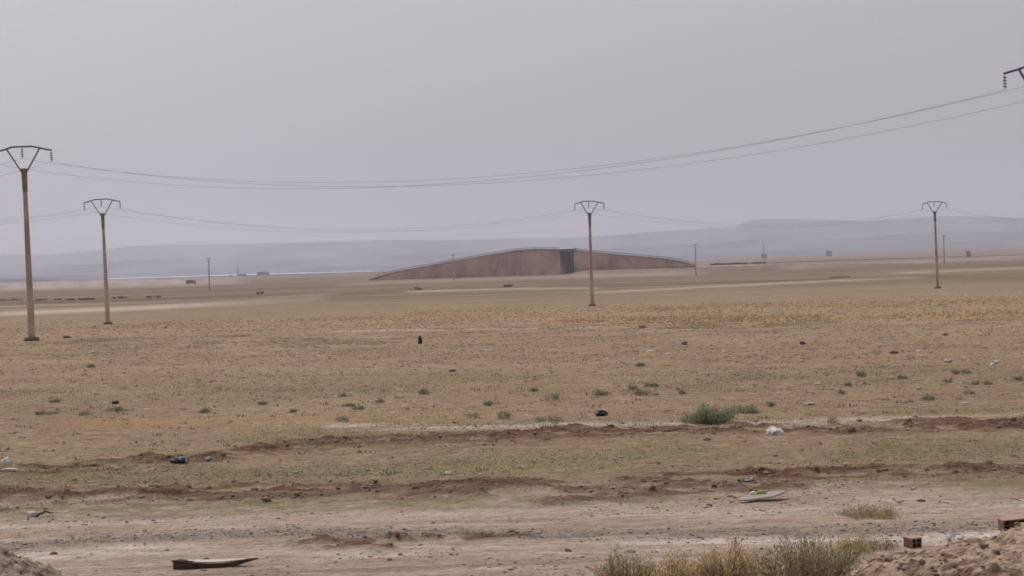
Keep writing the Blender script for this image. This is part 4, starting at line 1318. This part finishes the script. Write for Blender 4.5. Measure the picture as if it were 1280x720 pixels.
def clear_sheet():
    p = at(1197, 672, 29.9)
    bm = bmesh.new(); n, m = 12, 8; vs = []
    for j in range(m):
        for i in range(n):
            u, v = i / (n - 1) - .5, j / (m - 1) - .5
            z = .055 * max(0, 1 - abs(u) * 2.1) + .02 * mnoise.noise(Vector((u * 6, v * 6, 4)))
            vs.append(bm.verts.new((u * .24, v * .16, z)))
    for j in range(m - 1):
        for i in range(n - 1): bm.faces.new((vs[j * n + i], vs[j * n + i + 1], vs[(j + 1) * n + i + 1], vs[(j + 1) * n + i]))
    bmesh.ops.solidify(bm, geom=bm.faces[:], thickness=.003)
    o = obj_bm('plastic_sheet', bm, M['grey_bag'], loc=p, smooth=True); tag(o, 'pale folded plastic sheet on the heap between the two bricks', 'plastic sheet')
clear_sheet()

# ------------------------------------------------------------------ dust raised on the far plain
def dust():
    m = bpy.data.materials.new('blown dust'); m.use_nodes = True
    t = m.node_tree; t.nodes.clear()
    tc = t.nodes.new('ShaderNodeTexCoord'); ln = t.nodes.new('ShaderNodeVectorMath'); ln.operation = 'LENGTH'
    t.links.new(tc.outputs['Object'], ln.inputs[0])
    mr = t.nodes.new('ShaderNodeMapRange'); mr.inputs[1].default_value = 0.1; mr.inputs[2].default_value = 1.0; mr.inputs[3].default_value = .04; mr.inputs[4].default_value = 0.0
    t.links.new(ln.outputs['Value'], mr.inputs[0])
    v = t.nodes.new('ShaderNodeVolumePrincipled'); v.inputs['Color'].default_value = (.93, .88, .85, 1)
    t.links.new(mr.outputs[0], v.inputs['Density'])
    o_ = t.nodes.new('ShaderNodeOutputMaterial'); t.links.new(v.outputs[0], o_.inputs['Volume'])
    for px, py, wp, hp in ((222, 355, 20, 10), (165, 358, 36, 9), (118, 359, 24, 11), (84, 359, 30, 14), (55, 361, 30, 12), (20, 362, 34, 13)):
        g = ground(px, py); s = g.y / F
        bm = bmesh.new(); bmesh.ops.create_icosphere(bm, subdivisions=3, radius=1.0)
        o = obj_bm('dust_cloud', bm, m); o.location = (g.x, g.y, float(base_z(g.x, g.y)) + hp * s * .25)
        o.scale = (wp * s * .6, 14, hp * s * .6)
        tag(o, kind='stuff')
dust()

# ------------------------------------------------------------------ haze
def haze():
    bm = bmesh.new()
    x0, x1, y0, y1, z0, z1 = -30000, 30000, -30000, 30000, -7.2, 600
    add_box(bm, ((x0 + x1) / 2, (y0 + y1) / 2, (z0 + z1) / 2), (x1 - x0, y1 - y0, z1 - z0))
    m = bpy.data.materials.new('haze'); m.use_nodes = True
    t = m.node_tree; t.nodes.clear()
    v = t.nodes.new('ShaderNodeVolumePrincipled'); v.inputs['Color'].default_value = (*HAZE_COLOR, 1)
    v.inputs['Density'].default_value = HAZE_DENSITY
    v.inputs['Anisotropy'].default_value = .25
    o_ = t.nodes.new('ShaderNodeOutputMaterial'); t.links.new(v.outputs[0], o_.inputs['Volume'])
    o = obj_bm('haze', bm, m); tag(o, kind='stuff')
haze()
